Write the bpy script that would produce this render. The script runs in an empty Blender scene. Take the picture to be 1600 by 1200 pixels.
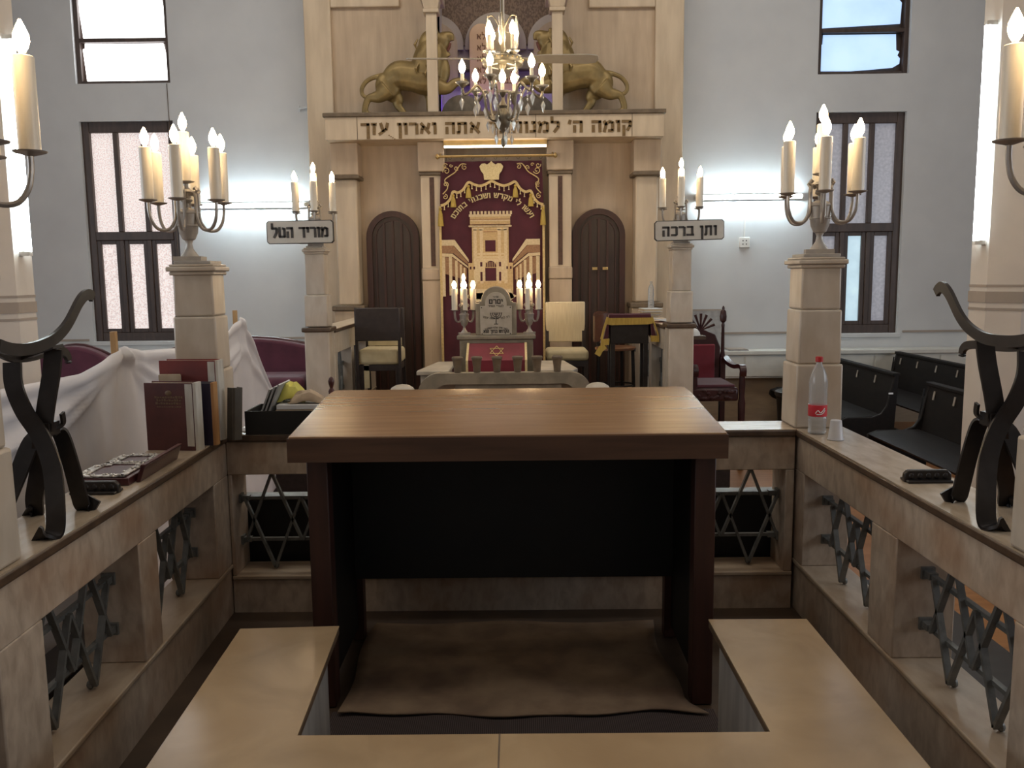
import bpy, bmesh, math, random
from mathutils import Matrix, Vector, Quaternion
rnd = random.Random(7)
SC = bpy.context.scene
COL = SC.collection
PI = math.pi
def R(d): return math.radians(d)

# ------------------------------------------------------------------ camera
cam = bpy.data.cameras.new('camera')
cam.sensor_width = 36.0
cam.lens = 36.0 * 1340 / 1600
cam.clip_start = 0.05
cam_ob = bpy.data.objects.new('camera', cam)
COL.objects.link(cam_ob)
_p, _y, _r = R(7.23), R(.39), R(.65)
_f = Vector((-math.sin(_y) * math.cos(_p), math.cos(_y) * math.cos(_p), -math.sin(_p)))
_rt = Vector((math.cos(_y), math.sin(_y), 0)); _u = _rt.cross(_f)
_rt2 = _rt * math.cos(_r) - _u * math.sin(_r); _u2 = _rt * math.sin(_r) + _u * math.cos(_r)
_m = Matrix((_rt2, _u2, -_f)).transposed().to_4x4()
_m.translation = Vector((0, 0, 1.65))
cam_ob.matrix_world = _m
SC.camera = cam_ob

# ------------------------------------------------------------------ world, exposure, added fill lights
SC.view_settings.view_transform = 'Standard'
SC.view_settings.look = 'None'
SC.view_settings.gamma = 1
SC.view_settings.use_curve_mapping = False
SC.view_settings.exposure = 1.27
SC.cycles.use_denoising = True
SC.cycles.max_bounces = 7
SC.cycles.diffuse_bounces = 4
SC.cycles.glossy_bounces = 3
SC.cycles.transmission_bounces = 6
SC.cycles.caustics_reflective = False
SC.cycles.caustics_refractive = False
SC.cycles.sample_clamp_indirect = 4.0
W = bpy.data.worlds.new('daylight'); SC.world = W; W.use_nodes = True
W.node_tree.nodes['Background'].inputs[0].default_value = (.75, .85, 1, 1)
W.node_tree.nodes['Background'].inputs[1].default_value = .6

TUBE, BULB, PANE = 30.0, 24.0, 1.0       # lamp tubes, candle bulbs, daylit panes

def area(name, loc, rot, sx, sy, power, col):
    l = bpy.data.lights.new(name, 'AREA'); l.shape = 'RECTANGLE'; l.size = sx; l.size_y = sy
    l.energy = power; l.color = col
    o = bpy.data.objects.new(name, l); COL.objects.link(o); o.location = loc; o.rotation_euler = rot
    return o
# cool fill lights added out of view along both side walls
area('side_fill', (-7.9, 2.5, 2.6), (0, R(-90), 0), 2.4, 5, 66, (.82, .90, 1))
area('side_fill', (7.9, 2.5, 2.6), (0, R(90), 0), 2.4, 5, 61, (.82, .90, 1))
# warm fill lights added overhead, out of view and without fittings
area('overhead_fill', (0, 7.4, 6.3), (0, 0, 0), 9, 1.2, 52, (1, .90, .78))
area('overhead_fill', (0, 2.2, 6.3), (0, 0, 0), 7, 1.2, 20, (1, .90, .78))

# ------------------------------------------------------------------ materials
MATS = {}
def _nt(name):
    m = bpy.data.materials.new(name); m.use_nodes = True
    return m, m.node_tree.nodes, m.node_tree.links, m.node_tree.nodes['Principled BSDF']
def c4(c): return (c[0], c[1], c[2], 1)
def mat(name, c1, c2=None, rough=.5, metal=0, scale=8, stretch=(1, 1, 1), detail=5, lo=.35, hi=.65, bump=0, spec=.5,
        vein=None, vein_scale=3, vein_w=.03, stain=None, stain_amt=.5, emit=None, strength=0, trans=0, alpha=1, sheen=0, dist=0, coat=0):
    m, N, L, b = _nt(name)
    b.inputs['Roughness'].default_value = rough
    b.inputs['Metallic'].default_value = metal
    b.inputs['Specular IOR Level'].default_value = spec
    if coat: b.inputs['Coat Weight'].default_value = coat; b.inputs['Coat Roughness'].default_value = .12
    if trans: b.inputs['Transmission Weight'].default_value = trans
    if sheen: b.inputs['Sheen Weight'].default_value = sheen
    if alpha < 1: b.inputs['Alpha'].default_value = alpha
    b.inputs['Base Color'].default_value = c4(c1)
    if c2 is not None:
        tc = N.new('ShaderNodeTexCoord'); mp = N.new('ShaderNodeMapping'); mp.inputs['Scale'].default_value = stretch
        L.new(tc.outputs['Object'], mp.inputs['Vector'])
        n = N.new('ShaderNodeTexNoise'); n.inputs['Scale'].default_value = scale; n.inputs['Detail'].default_value = detail
        n.inputs['Distortion'].default_value = dist
        L.new(mp.outputs['Vector'], n.inputs['Vector'])
        rp = N.new('ShaderNodeValToRGB'); rp.color_ramp.elements[0].position = lo; rp.color_ramp.elements[1].position = hi
        rp.color_ramp.elements[0].color = c4(c1); rp.color_ramp.elements[1].color = c4(c2)
        L.new(n.outputs['Fac'], rp.inputs['Fac']); out = rp.outputs['Color']
        if stain is not None:
            n3 = N.new('ShaderNodeTexNoise'); n3.inputs['Scale'].default_value = 2.3; n3.inputs['Detail'].default_value = 3
            mp3 = N.new('ShaderNodeMapping'); mp3.inputs['Location'].default_value = (3.1, 1.7, .4); L.new(tc.outputs['Object'], mp3.inputs['Vector'])
            L.new(mp3.outputs['Vector'], n3.inputs['Vector'])
            r3 = N.new('ShaderNodeMapRange'); r3.inputs['From Min'].default_value = .48; r3.inputs['From Max'].default_value = .72
            r3.inputs['To Max'].default_value = stain_amt; L.new(n3.outputs['Fac'], r3.inputs['Value'])
            mx = N.new('ShaderNodeMix'); mx.data_type = 'RGBA'; L.new(r3.outputs['Result'], mx.inputs['Factor'])
            L.new(out, mx.inputs['A']); mx.inputs['B'].default_value = c4(stain); out = mx.outputs['Result']
        if vein is not None:
            n2 = N.new('ShaderNodeTexNoise'); n2.inputs['Scale'].default_value = vein_scale; n2.inputs['Detail'].default_value = 6
            n2.inputs['Distortion'].default_value = .8
            L.new(mp.outputs['Vector'], n2.inputs['Vector'])
            sb = N.new('ShaderNodeMath'); sb.operation = 'SUBTRACT'; sb.inputs[1].default_value = .5; L.new(n2.outputs['Fac'], sb.inputs[0])
            ab = N.new('ShaderNodeMath'); ab.operation = 'ABSOLUTE'; L.new(sb.outputs[0], ab.inputs[0])
            mr = N.new('ShaderNodeMapRange'); mr.inputs['From Min'].default_value = 0; mr.inputs['From Max'].default_value = vein_w
            mr.inputs['To Min'].default_value = .45; mr.inputs['To Max'].default_value = 0; L.new(ab.outputs[0], mr.inputs['Value'])
            mx = N.new('ShaderNodeMix'); mx.data_type = 'RGBA'; L.new(mr.outputs['Result'], mx.inputs['Factor'])
            L.new(out, mx.inputs['A']); mx.inputs['B'].default_value = c4(vein); out = mx.outputs['Result']
        L.new(out, b.inputs['Base Color'])
        if bump:
            bp = N.new('ShaderNodeBump'); bp.inputs['Strength'].default_value = bump; bp.inputs['Distance'].default_value = .01
            L.new(n.outputs['Fac'], bp.inputs['Height']); L.new(bp.outputs['Normal'], b.inputs['Normal'])
        if emit is not None and strength:
            ml = N.new('ShaderNodeMix'); ml.data_type = 'RGBA'; ml.blend_type = 'MULTIPLY'; ml.inputs['Factor'].default_value = 1
            L.new(out, ml.inputs['A']); ml.inputs['B'].default_value = c4(emit); L.new(ml.outputs['Result'], b.inputs['Emission Color'])
            b.inputs['Emission Strength'].default_value = strength
    elif emit is not None:
        b.inputs['Emission Color'].default_value = c4(emit); b.inputs['Emission Strength'].default_value = strength
    MATS[name] = m
    return m
def M(n): return MATS[n]

mat('wall_paint', (.60, .62, .635), (.54, .56, .58), rough=.7, scale=2.2, detail=4, lo=.3, hi=.75)
mat('ledge_paint', (.66, .67, .63), (.58, .59, .56), rough=.55, scale=6)
mat('tan_panel', (.32, .25, .17), (.26, .20, .14), rough=.6, scale=5, stretch=(1, 1, 4))
mat('column_paint', (.63, .58, .52), (.58, .535, .48), rough=.55, scale=4)
mat('band_grey', (.36, .30, .25), (.31, .27, .23), rough=.55, scale=6)
mat('ceiling_paint', (.62, .60, .56), (.58, .56, .52), rough=.8, scale=2)
mat('ark_marble', (.60, .47, .33), (.45, .34, .235), rough=.38, scale=7, stretch=(1.6, 1.6, .22), detail=7, lo=.3, hi=.72, stain=(.36, .26, .17), stain_amt=.35)
mat('ark_marble_pale', (.66, .54, .39), (.55, .44, .31), rough=.36, scale=6, stretch=(1.5, 1.5, .3), detail=7)
mat('rail_marble', (.56, .46, .36), (.40, .315, .24), rough=.38, scale=15, stretch=(1.5, 1.5, .8), detail=10, lo=.36, hi=.66, stain=(.33, .17, .08), stain_amt=.65, dist=.4)
mat('sill_marble', (.50, .41, .31), (.36, .27, .19), rough=.32, scale=5, stretch=(1, 2.4, 1), detail=10, lo=.38, hi=.64, stain=(.33, .20, .10), stain_amt=.45)
mat('pillar_marble', (.60, .53, .44), (.49, .42, .335), rough=.38, scale=7, stretch=(1.5, 1.5, .6), detail=10, lo=.38, hi=.64, stain=(.42, .29, .17), stain_amt=.4)
mat('coping_top', (.50, .41, .31), (.39, .31, .22), rough=.22, scale=8, detail=7, stretch=(1, 3, 1))
mat('coping_edge', (.105, .066, .040), (.065, .04, .025), rough=.4, scale=18)
mat('bench_top', (.46, .335, .20), (.37, .265, .155), rough=.20, scale=4, detail=10, lo=.38, hi=.64, stain=(.32, .205, .105), stain_amt=.5, dist=.6)
mat('bench_edge', (.15, .10, .06), (.10, .065, .04), rough=.4, scale=14)
mat('bench_side', (.52, .50, .46), (.36, .34, .32), rough=.5, scale=7, stretch=(2, 2, .3), detail=8)
mat('stone_green', (.30, .255, .19), (.22, .19, .14), rough=.5, scale=11, detail=6)
mat('stone_brown', (.185, .135, .085), (.13, .095, .06), rough=.55, scale=14)
mat('stone_pale', (.50, .45, .37), (.40, .35, .28), rough=.45, scale=8)
mat('bimah_floor', (.085, .055, .035), (.055, .036, .024), rough=.45, scale=6)
mat('hall_floor', (.32, .145, .05), (.24, .10, .032), rough=.35, scale=3, stretch=(1, 7, 1), detail=6)
mat('window_wood', (.075, .05, .04), (.05, .033, .027), rough=.45, scale=9, stretch=(3, 3, .5))
mat('door_wood', (.045, .025, .018), (.028, .016, .012), rough=.4, scale=9, stretch=(3, 3, .4))
mat('table_wood_lit', (.265, .145, .068), (.20, .105, .048), rough=.25, scale=5, stretch=(.45, 7, 7), detail=7, lo=.3, hi=.72, spec=.6)  # same wood as the front edge; reflected light put into the lighter colour
mat('table_wood', (.10, .050, .028), (.065, .031, .017), rough=.42, scale=5, stretch=(.5, 6, 6), detail=7)
mat('table_leg_wood', (.06, .022, .015), (.04, .015, .01), rough=.45, scale=5, stretch=(6, 6, .5))
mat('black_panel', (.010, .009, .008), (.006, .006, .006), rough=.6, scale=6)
mat('dais_carpet', (.030, .020, .018), (.018, .013, .012), rough=.9, scale=20)
mat('black_wood', (.022, .018, .017), (.014, .011, .010), rough=.38, scale=8, stretch=(3, 1, 3))
mat('pew_wood', (.014, .011, .010), (.009, .008, .008), rough=.6, scale=8, stretch=(3, 1, 3), spec=.2)
mat('iron_black', (.032, .026, .024), (.022, .018, .016), rough=.36, scale=20, metal=.35)
mat('iron_grey', (.20, .20, .185), (.14, .14, .13), rough=.48, scale=25, metal=.35)
mat('rug', (.36, .26, .17), (.22, .15, .10), rough=.95, scale=6, detail=8, bump=.5, stain=(.10, .06, .045), stain_amt=.7)
mat('candle_plastic', (.80, .74, .62), (.74, .67, .55), rough=.35, scale=22, stretch=(3, 3, .15))
mat('silver_paint', (.46, .42, .37), (.36, .33, .29), rough=.42, scale=16, metal=.25)
mat('arm_metal', (.42, .38, .335), (.33, .30, .27), rough=.34, scale=20, metal=.5)
mat('gold_lion', (.30, .215, .085), (.20, .14, .055), rough=.42, scale=9, metal=.45, detail=6)
mat('gold_letter', (.24, .155, .065), (.17, .105, .045), rough=.45, scale=40, metal=.3)
mat('brass', (.70, .50, .22), (.60, .42, .18), rough=.28, scale=12, metal=.8)
mat('dark_letter', (.045, .038, .034), (.03, .026, .024), rough=.5, scale=30)
mat('sign_face', (.56, .53, .47), (.50, .47, .41), rough=.5, scale=9)
mat('velvet', (.085, .012, .022), (.058, .007, .015), rough=.85, scale=4, sheen=.3)
mat('velvet_red', (.20, .016, .028), (.14, .010, .018), rough=.85, scale=5, sheen=.25)
mat('gold_thread', (.72, .54, .25), (.58, .41, .17), rough=.5, scale=45, metal=.15)
mat('gold_pale', (.80, .66, .36), (.68, .53, .26), rough=.5, scale=60, metal=.1)
mat('embroid_sand', (.62, .44, .22), (.52, .35, .16), rough=.7, scale=50)
mat('embroid_pale', (.72, .58, .36), (.62, .48, .28), rough=.7, scale=50)
mat('embroid_brown', (.36, .20, .10), (.28, .14, .07), rough=.7, scale=50)
mat('fringe_gold', (.55, .38, .08), (.42, .28, .05), rough=.65, scale=50, stretch=(4, 1, .3))
mat('burgundy', (.115, .022, .045), (.075, .013, .030), rough=.75, scale=5, sheen=.2)
mat('sheet_white', (.70, .69, .72), (.63, .62, .65), rough=.8, scale=4, bump=.15)
mat('pale_uphol', (.62, .55, .40), (.54, .47, .33), rough=.75, scale=30, stretch=(3, 3, .2))
mat('cushion_cream', (.60, .52, .33), (.52, .44, .27), rough=.8, scale=12)
mat('leather_dark', (.040, .030, .028), (.028, .021, .020), rough=.4, scale=20)
mat('leather_brown', (.10, .042, .028), (.07, .03, .02), rough=.22, scale=10)
mat('seat_wood', (.23, .10, .045), (.16, .07, .03), rough=.3, scale=6)
mat('throne_wood', (.050, .012, .012), (.03, .008, .008), rough=.3, scale=10)
mat('book_maroon', (.105, .028, .024), (.072, .02, .018), rough=.55, scale=9, detail=6)
mat('book_red', (.20, .030, .022), (.11, .02, .018), rough=.5, scale=4)
mat('book_navy', (.030, .022, .045), (.022, .016, .034), rough=.55, scale=9)
mat('book_olive', (.085, .072, .055), (.06, .05, .04), rough=.7, scale=12)
mat('tape_white', (.58, .55, .49), (.46, .42, .36), rough=.6, scale=14, stretch=(3, 3, .6))
mat('spine_orange', (.46, .24, .085), (.34, .16, .055), rough=.6, scale=12, stretch=(3, 3, .5))
mat('page_edge', (.55, .47, .34), (.42, .34, .23), rough=.8, scale=40, stretch=(.5, 8, 8))
mat('gilt_worn', (.17, .105, .05), (.12, .07, .035), rough=.45, scale=60)
mat('paper', (.68, .70, .72), (.60, .62, .64), rough=.7, scale=9)
mat('paper_grey', (.36, .36, .36), (.26, .26, .26), rough=.5, scale=14)
mat('paper_yellow', (.72, .68, .16), (.62, .58, .12), rough=.7, scale=9)
mat('paper_tan', (.48, .38, .27), (.38, .29, .20), rough=.7, scale=12)
mat('silver_ornate', (.72, .68, .62), (.22, .20, .18), rough=.34, scale=70, metal=.7, bump=.6)
mat('dark_red_wood', (.075, .02, .022), (.05, .014, .015), rough=.28, scale=8)
mat('red_label', (.62, .03, .045), (.52, .025, .035), rough=.4, scale=10)
mat('white_ink', (.8, .8, .8), (.75, .75, .75), rough=.5, scale=10)
mat('red_cap', (.55, .03, .03), (.45, .02, .02), rough=.4, scale=10)
mat('clear_plastic', (.82, .86, .88), rough=.15, trans=.7, alpha=.72)
mat('cup_plastic', (.82, .82, .85), (.76, .76, .8), rough=.35, scale=20, trans=.25, alpha=.85)
mat('crystal', (.9, .9, .88), rough=.06, trans=.6, alpha=.75, spec=.9)
mat('chandelier_metal', (.21, .185, .14), (.14, .12, .09), rough=.4, scale=14, metal=.6)
mat('ring_metal', (.15, .14, .11), (.11, .10, .08), rough=.45, scale=14, metal=.3)
mat('fan_paint', (.50, .47, .41), (.44, .41, .36), rough=.4, scale=10)
mat('rod_white', (.72, .69, .62), (.66, .63, .57), rough=.45, scale=10)
mat('fixture_white', (.62, .60, .56), (.55, .53, .50), rough=.5, scale=8)
mat('socket_white', (.72, .71, .68), (.66, .65, .62), rough=.45, scale=8)
mat('inlay_dark', (.10, .05, .035), (.065, .033, .024), rough=.35, scale=30)
mat('niche_grey', (.56, .50, .44), (.50, .44, .39), rough=.6, scale=6)
mat('niche_mosaic', (.26, .175, .12), (.15, .095, .065), rough=.5, scale=60, stretch=(1, 1, .6), detail=2, lo=.45, hi=.55)
mat('tablet_peach', (.80, .56, .36), (.74, .50, .31), rough=.5, scale=5)
mat('tablet_ink', (.34, .16, .08), (.26, .12, .06), rough=.5, scale=20)
mat('mound_grey', (.24, .20, .15), (.18, .15, .11), rough=.7, scale=14)
mat('mouth_red', (.16, .05, .03), (.12, .035, .02), rough=.6, scale=20)
mat('pole_wood', (.50, .31, .14), (.40, .24, .10), rough=.5, scale=9, stretch=(4, 4, .3))
mat('tube_light', (.9, .95, 1), emit=(.80, .95, 1), strength=TUBE)
mat('column_tube', (.9, .95, 1), emit=(.82, .95, 1), strength=TUBE * .32)
mat('curtain_tube', (1, .98, .95), emit=(1, .90, .80), strength=4)
mat('bulb_warm', (1, .9, .7), emit=(1, .70, .38), strength=BULB)
mat('bulb_chandelier', (1, .9, .7), emit=(1, .74, .42), strength=BULB)
mat('led_purple', (.3, .2, .9), emit=(.16, .06, 1), strength=7)
mat('pane_left', (.90, .85, .83), (.60, .55, .54), rough=.4, scale=70, detail=3, lo=.38, hi=.6, emit=(.94, .87, .855), strength=.36 * PANE)
mat('pane_white', (1, 1, 1), (.97, .97, 1), rough=.4, scale=3, emit=(1, 1, 1), strength=1.9 * PANE)
mat('pane_blue', (.62, .78, 1), (.52, .68, .90), rough=.3, scale=2.5, lo=.3, hi=.7, emit=(.72, .86, 1), strength=.37 * PANE)
mat('pane_dim', (.42, .42, .45), (.33, .33, .36), rough=.3, scale=30, emit=(.75, .78, .85), strength=.20 * PANE)
mat('pane_bright', (.62, .75, .80), (.50, .62, .68), rough=.3, scale=4, emit=(.80, .93, 1), strength=.34 * PANE)
# ribbed doormat: fine ribs across
def ribs():
    m, N, L, b = _nt('ribbed_mat'); b.inputs['Roughness'].default_value = .95
    tc = N.new('ShaderNodeTexCoord'); w = N.new('ShaderNodeTexWave'); w.inputs['Scale'].default_value = 42; w.bands_direction = 'X'
    L.new(tc.outputs['Object'], w.inputs['Vector']); rp = N.new('ShaderNodeValToRGB')
    rp.color_ramp.elements[0].color = (.035, .025, .025, 1); rp.color_ramp.elements[1].color = (.10, .075, .07, 1)
    L.new(w.outputs['Fac'], rp.inputs['Fac']); L.new(rp.outputs['Color'], b.inputs['Base Color']); MATS['ribbed_mat'] = m
ribs()

# ------------------------------------------------------------------ mesh builder
class MB:
    def __init__(s, xf=None): s.v = []; s.f = []; s.xf = xf
    def add(s, vs, fs):
        n = len(s.v)
        for p in vs:
            p = Vector(p)
            s.v.append(s.xf @ p if s.xf else p)
        s.f += [tuple(i + n for i in f) for f in fs]
        return s
    def box(s, x0, y0, z0, x1, y1, z1):
        return s.add([(x0, y0, z0), (x1, y0, z0), (x1, y1, z0), (x0, y1, z0), (x0, y0, z1), (x1, y0, z1), (x1, y1, z1), (x0, y1, z1)],
                     [(0, 3, 2, 1), (4, 5, 6, 7), (0, 1, 5, 4), (1, 2, 6, 5), (2, 3, 7, 6), (3, 0, 4, 7)])
    def taper(s, cx, cy, z0, z1, w0, w1, d0=None, d1=None):
        d0 = w0 if d0 is None else d0; d1 = w1 if d1 is None else d1
        a, b, c, d = w0 / 2, d0 / 2, w1 / 2, d1 / 2
        return s.add([(cx - a, cy - b, z0), (cx + a, cy - b, z0), (cx + a, cy + b, z0), (cx - a, cy + b, z0),
                      (cx - c, cy - d, z1), (cx + c, cy - d, z1), (cx + c, cy + d, z1), (cx - c, cy + d, z1)],
                     [(0, 3, 2, 1), (4, 5, 6, 7), (0, 1, 5, 4), (1, 2, 6, 5), (2, 3, 7, 6), (3, 0, 4, 7)])
    def prism(s, poly, a, b, plane='xz'):
        n = len(poly)
        def P(p, t): return {'xz': (p[0], t, p[1]), 'xy': (p[0], p[1], t), 'yz': (t, p[0], p[1])}[plane]
        return s.add([P(p, a) for p in poly] + [P(p, b) for p in poly],
                     [tuple(range(n))[::-1], tuple(range(n, 2 * n))] + [(i, (i + 1) % n, n + (i + 1) % n, n + i) for i in range(n)])
    def sweep(s, rings, caps=True, closed=False):
        n = len(rings[0]); vs = [p for r in rings for p in r]; fs = []
        m = len(rings)
        for i in range(m if closed else m - 1):
            j = (i + 1) % m
            for k in range(n):
                fs.append((i * n + k, i * n + (k + 1) % n, j * n + (k + 1) % n, j * n + k))
        if caps and not closed: fs += [tuple(range(n))[::-1], tuple(range((m - 1) * n, m * n))]
        return s.add(vs, fs)
    def tube(s, pts, r, n=8, closed=False):
        pts = [Vector(p) for p in pts]; m = len(pts)
        rs = r if isinstance(r, (list, tuple)) else [r] * m
        rings = []; up = None
        for i, p in enumerate(pts):
            a = pts[i - 1] if (i or closed) else p; b = pts[(i + 1) % m] if (i < m - 1 or closed) else p
            t = (b - a).normalized()
            if up is None:
                up = Vector((0, 0, 1)) if abs(t.z) < .9 else Vector((0, 1, 0))
            sd = t.cross(up)
            if sd.length < 1e-4: sd = t.cross(Vector((1, 0, 0)))
            sd.normalize(); up = sd.cross(t).normalized()
            rings.append([p + (sd * math.cos(2 * PI * k / n) + up * math.sin(2 * PI * k / n)) * rs[i] for k in range(n)])
        return s.sweep(rings, True, closed)
    def ribbon(s, pts, wd, w, t):
        pts = [Vector(p) for p in pts]; m = len(pts); rings = []
        ws = w if isinstance(w, (list, tuple)) else [w] * m
        for i, p in enumerate(pts):
            T = (pts[min(i + 1, m - 1)] - pts[max(i - 1, 0)]).normalized()
            Wd = Vector(wd[i] if isinstance(wd, list) else wd); Wd = (Wd - T * Wd.dot(T)).normalized()
            Nn = T.cross(Wd).normalized(); a = Wd * ws[i] / 2; b = Nn * t / 2
            rings.append([p - a - b, p + a - b, p + a + b, p - a + b])
        return s.sweep(rings)
    def lathe(s, prof, c=(0, 0, 0), n=20):
        rings = [[(c[0] + r * math.cos(2 * PI * k / n), c[1] + r * math.sin(2 * PI * k / n), c[2] + z) for k in range(n)] for r, z in prof]
        return s.sweep(rings)
    def ell(s, c, r, nu=14, nv=9, rot=None):
        if not isinstance(r, (tuple, list)): r = (r, r, r)
        c = Vector(c); rings = []
        q = rot.to_matrix() if rot is not None else None
        for j in range(nv + 1):
            a = -PI / 2 + PI * j / nv; ca = max(math.cos(a), .02)
            ring = []
            for k in range(nu):
                p = Vector((r[0] * ca * math.cos(2 * PI * k / nu), r[1] * ca * math.sin(2 * PI * k / nu), r[2] * math.sin(a)))
                ring.append(c + (q @ p if q else p))
            rings.append(ring)
        return s.sweep(rings)
    def octa(s, c, rx, rz):
        x, y, z = c
        return s.add([(x + rx, y, z), (x, y + rx, z), (x - rx, y, z), (x, y - rx, z), (x, y, z + rz), (x, y, z - rz * 1.6)],
                     [(0, 1, 4), (1, 2, 4), (2, 3, 4), (3, 0, 4), (1, 0, 5), (2, 1, 5), (3, 2, 5), (0, 3, 5)])
    def build(s, name, m, parent=None, world=False, smooth=True, bevel=0, ang=35, seg=2):
        me = bpy.data.meshes.new(name)
        off = Vector(parent.location) if (world and parent is not None) else Vector((0, 0, 0))
        me.from_pydata([tuple(p - off) for p in s.v], [], s.f)
        bm = bmesh.new(); bm.from_mesh(me); bmesh.ops.recalc_face_normals(bm, faces=bm.faces); bm.to_mesh(me); bm.free()
        if smooth:
            for p in me.polygons: p.use_smooth = True
            me.set_sharp_from_angle(angle=R(ang))
        me.materials.append(M(m) if isinstance(m, str) else m)
        o = bpy.data.objects.new(name, me); COL.objects.link(o)
        if parent is not None: o.parent = parent
        if bevel:
            b = o.modifiers.new('edge', 'BEVEL'); b.width = bevel; b.segments = seg; b.limit_method = 'ANGLE'; b.angle_limit = R(40)
        return o
def tag(o, label, cat, group=None):
    o['label'] = label; o['category'] = cat
    if group: o['group'] = group
    return o
def struct(o): o['kind'] = 'structure'; return o
def thing(name, label, cat, loc=(0, 0, 0), rz=0, group=None):
    o = bpy.data.objects.new(name, None); COL.objects.link(o); o.empty_display_size = .1
    o.location = loc; o.rotation_euler = (0, 0, rz)
    return tag(o, label, cat, group)
def kids(o): return [c for c in bpy.data.objects if c.parent == o]
def copy_tree(o, parent=None):
    c = o.copy(); COL.objects.link(c); c.parent = parent
    for ch in kids(o): copy_tree(ch, c)
    return c
def again(o, label, loc, rz=0, scale=None):
    c = copy_tree(o); c.location = loc; c.rotation_euler = (0, 0, rz); c['label'] = label
    if scale: c.scale = (scale,) * 3
    return c
def arc(cx, cz, r, a0, a1, n=16, rz=None):
    rz = r if rz is None else rz
    return [(cx + r * math.cos(R(a0 + (a1 - a0) * i / n)), cz + rz * math.sin(R(a0 + (a1 - a0) * i / n))) for i in range(n + 1)]
def spline(pts, n=8):
    pts = [Vector(p) for p in pts]; out = []
    for i in range(len(pts) - 1):
        p0 = pts[max(i - 1, 0)]; p1 = pts[i]; p2 = pts[i + 1]; p3 = pts[min(i + 2, len(pts) - 1)]
        for k in range(n):
            t = k / n
            out.append(.5 * ((2 * p1) + (p2 - p0) * t + (2 * p0 - 5 * p1 + 4 * p2 - p3) * t * t + (3 * p1 - p0 - 3 * p2 + p3) * t ** 3))
    out.append(pts[-1]); return out

# ------------------------------------------------------------------ square Hebrew lettering, as strokes (x0,z0,x1,z1), letter height 1
HEB = {
 'א': (.86, [(.10, .95, .76, .05), (.74, .95, .62, .45), (.13, .05, .17, .40), (.17, .40, .30, .68)]),
 'ב': (.80, [(.06, .90, .62, .90), (.62, .95, .62, .10), (.0, .10, .78, .10)]),
 'ד': (.76, [(.0, .90, .74, .90), (.60, .95, .60, .0)]),
 'ה': (.80, [(.02, .90, .72, .90), (.66, .95, .66, .0), (.14, .58, .14, .0)]),
 'ו': (.34, [(.0, .90, .26, .90), (.22, .95, .22, .0)]),
 'ז': (.44, [(.0, .92, .40, .92), (.22, .90, .20, .0)]),
 'ח': (.80, [(.02, .90, .72, .90), (.66, .95, .66, .0), (.14, .90, .14, .0)]),
 'ט': (.82, [(.12, 1.0, .12, .10), (.06, .10, .72, .10), (.70, .05, .70, .88), (.44, .90, .70, .86)]),
 'י': (.32, [(.0, .90, .24, .90), (.20, .95, .20, .48)]),
 'כ': (.74, [(.04, .90, .60, .90), (.62, .90, .62, .10), (.04, .10, .60, .10)]),
 'ך': (.72, [(.02, .90, .66, .90), (.58, .95, .58, -.36)]),
 'ל': (.72, [(.10, 1.38, .10, .86), (.06, .90, .62, .90), (.62, .90, .60, .50), (.60, .50, .28, .02)]),
 'מ': (.86, [(.06, .95, .22, .60), (.22, .66, .08, .0), (.20, .70, .52, .92), (.52, .90, .74, .80), (.74, .84, .74, .10), (.40, .10, .76, .10)]),
 'ם': (.78, [(.04, .90, .70, .90), (.66, .90, .66, .05), (.14, .90, .14, .05), (.08, .10, .70, .10)]),
 'נ': (.52, [(.14, .90, .40, .90), (.38, .95, .38, .10), (.0, .10, .44, .10)]),
 'ן': (.34, [(.0, .90, .26, .90), (.22, .95, .22, -.36)]),
 'ע': (.80, [(.70, 1.0, .58, .42), (.60, .48, .02, .0), (.16, 1.0, .36, .26)]),
 'פ': (.76, [(.08, .90, .62, .90), (.62, .90, .62, .10), (.04, .10, .62, .10), (.12, .92, .12, .52), (.12, .54, .36, .54)]),
 'ק': (.78, [(.02, .90, .70, .90), (.66, .90, .64, .46), (.64, .50, .44, .12), (.16, .54, .16, -.36)]),
 'ר': (.70, [(.0, .90, .56, .90), (.60, .90, .60, .0)]),
 'ש': (1.0, [(.08, 1.0, .16, .10), (.10, .10, .76, .10), (.92, 1.0, .74, .08), (.50, 1.0, .46, .52), (.46, .56, .16, .34)]),
 'ת': (.86, [(.06, .90, .72, .90), (.68, .95, .68, .0), (.20, .90, .18, .08), (.0, .08, .20, .08)]),
 'ג': (.56, [(.16, .90, .40, .90), (.38, .95, .40, .34), (.40, .36, .50, .0), (.40, .30, .06, .06)]),
 "'": (.22, [(.14, 1.05, .06, .74)]),
 ' ': (.42, []),
}
def write(mb, s, cx, z0, h, y, d=.004, wt=.19, gap=.13, width=None, fn=None):
    """lettering reads right to left; front face towards -Y at plane y"""
    tot = sum(HEB[c][0] + gap for c in s) - gap
    sx = h if width is None else width / tot
    x = tot / 2
    for c in s:
        w, st = HEB[c]; x -= w
        for (a, b, e, g) in st:
            dx, dz = (e - a) * sx, (g - b) * h; l = math.hypot(dx, dz) or 1
            t = wt * h / 2 * (1.0 if abs(dz) < abs(dx) else 1.1)
            nx, nz = -dz / l * t, dx / l * t; ux, uz = dx / l * t * .25, dz / l * t * .25
            p0 = ((x + a) * sx - ux, b * h - uz); p1 = ((x + e) * sx + ux, g * h + uz)
            q = [(p0[0] + nx, p0[1] + nz), (p0[0] - nx, p0[1] - nz), (p1[0] - nx, p1[1] - nz), (p1[0] + nx, p1[1] + nz)]
            if fn: q = [fn(*k) for k in q]
            else: q = [(cx + k[0], z0 + k[1]) for k in q]
            mb.prism(q, y, y - d)
        x -= gap
    return mb
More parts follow.
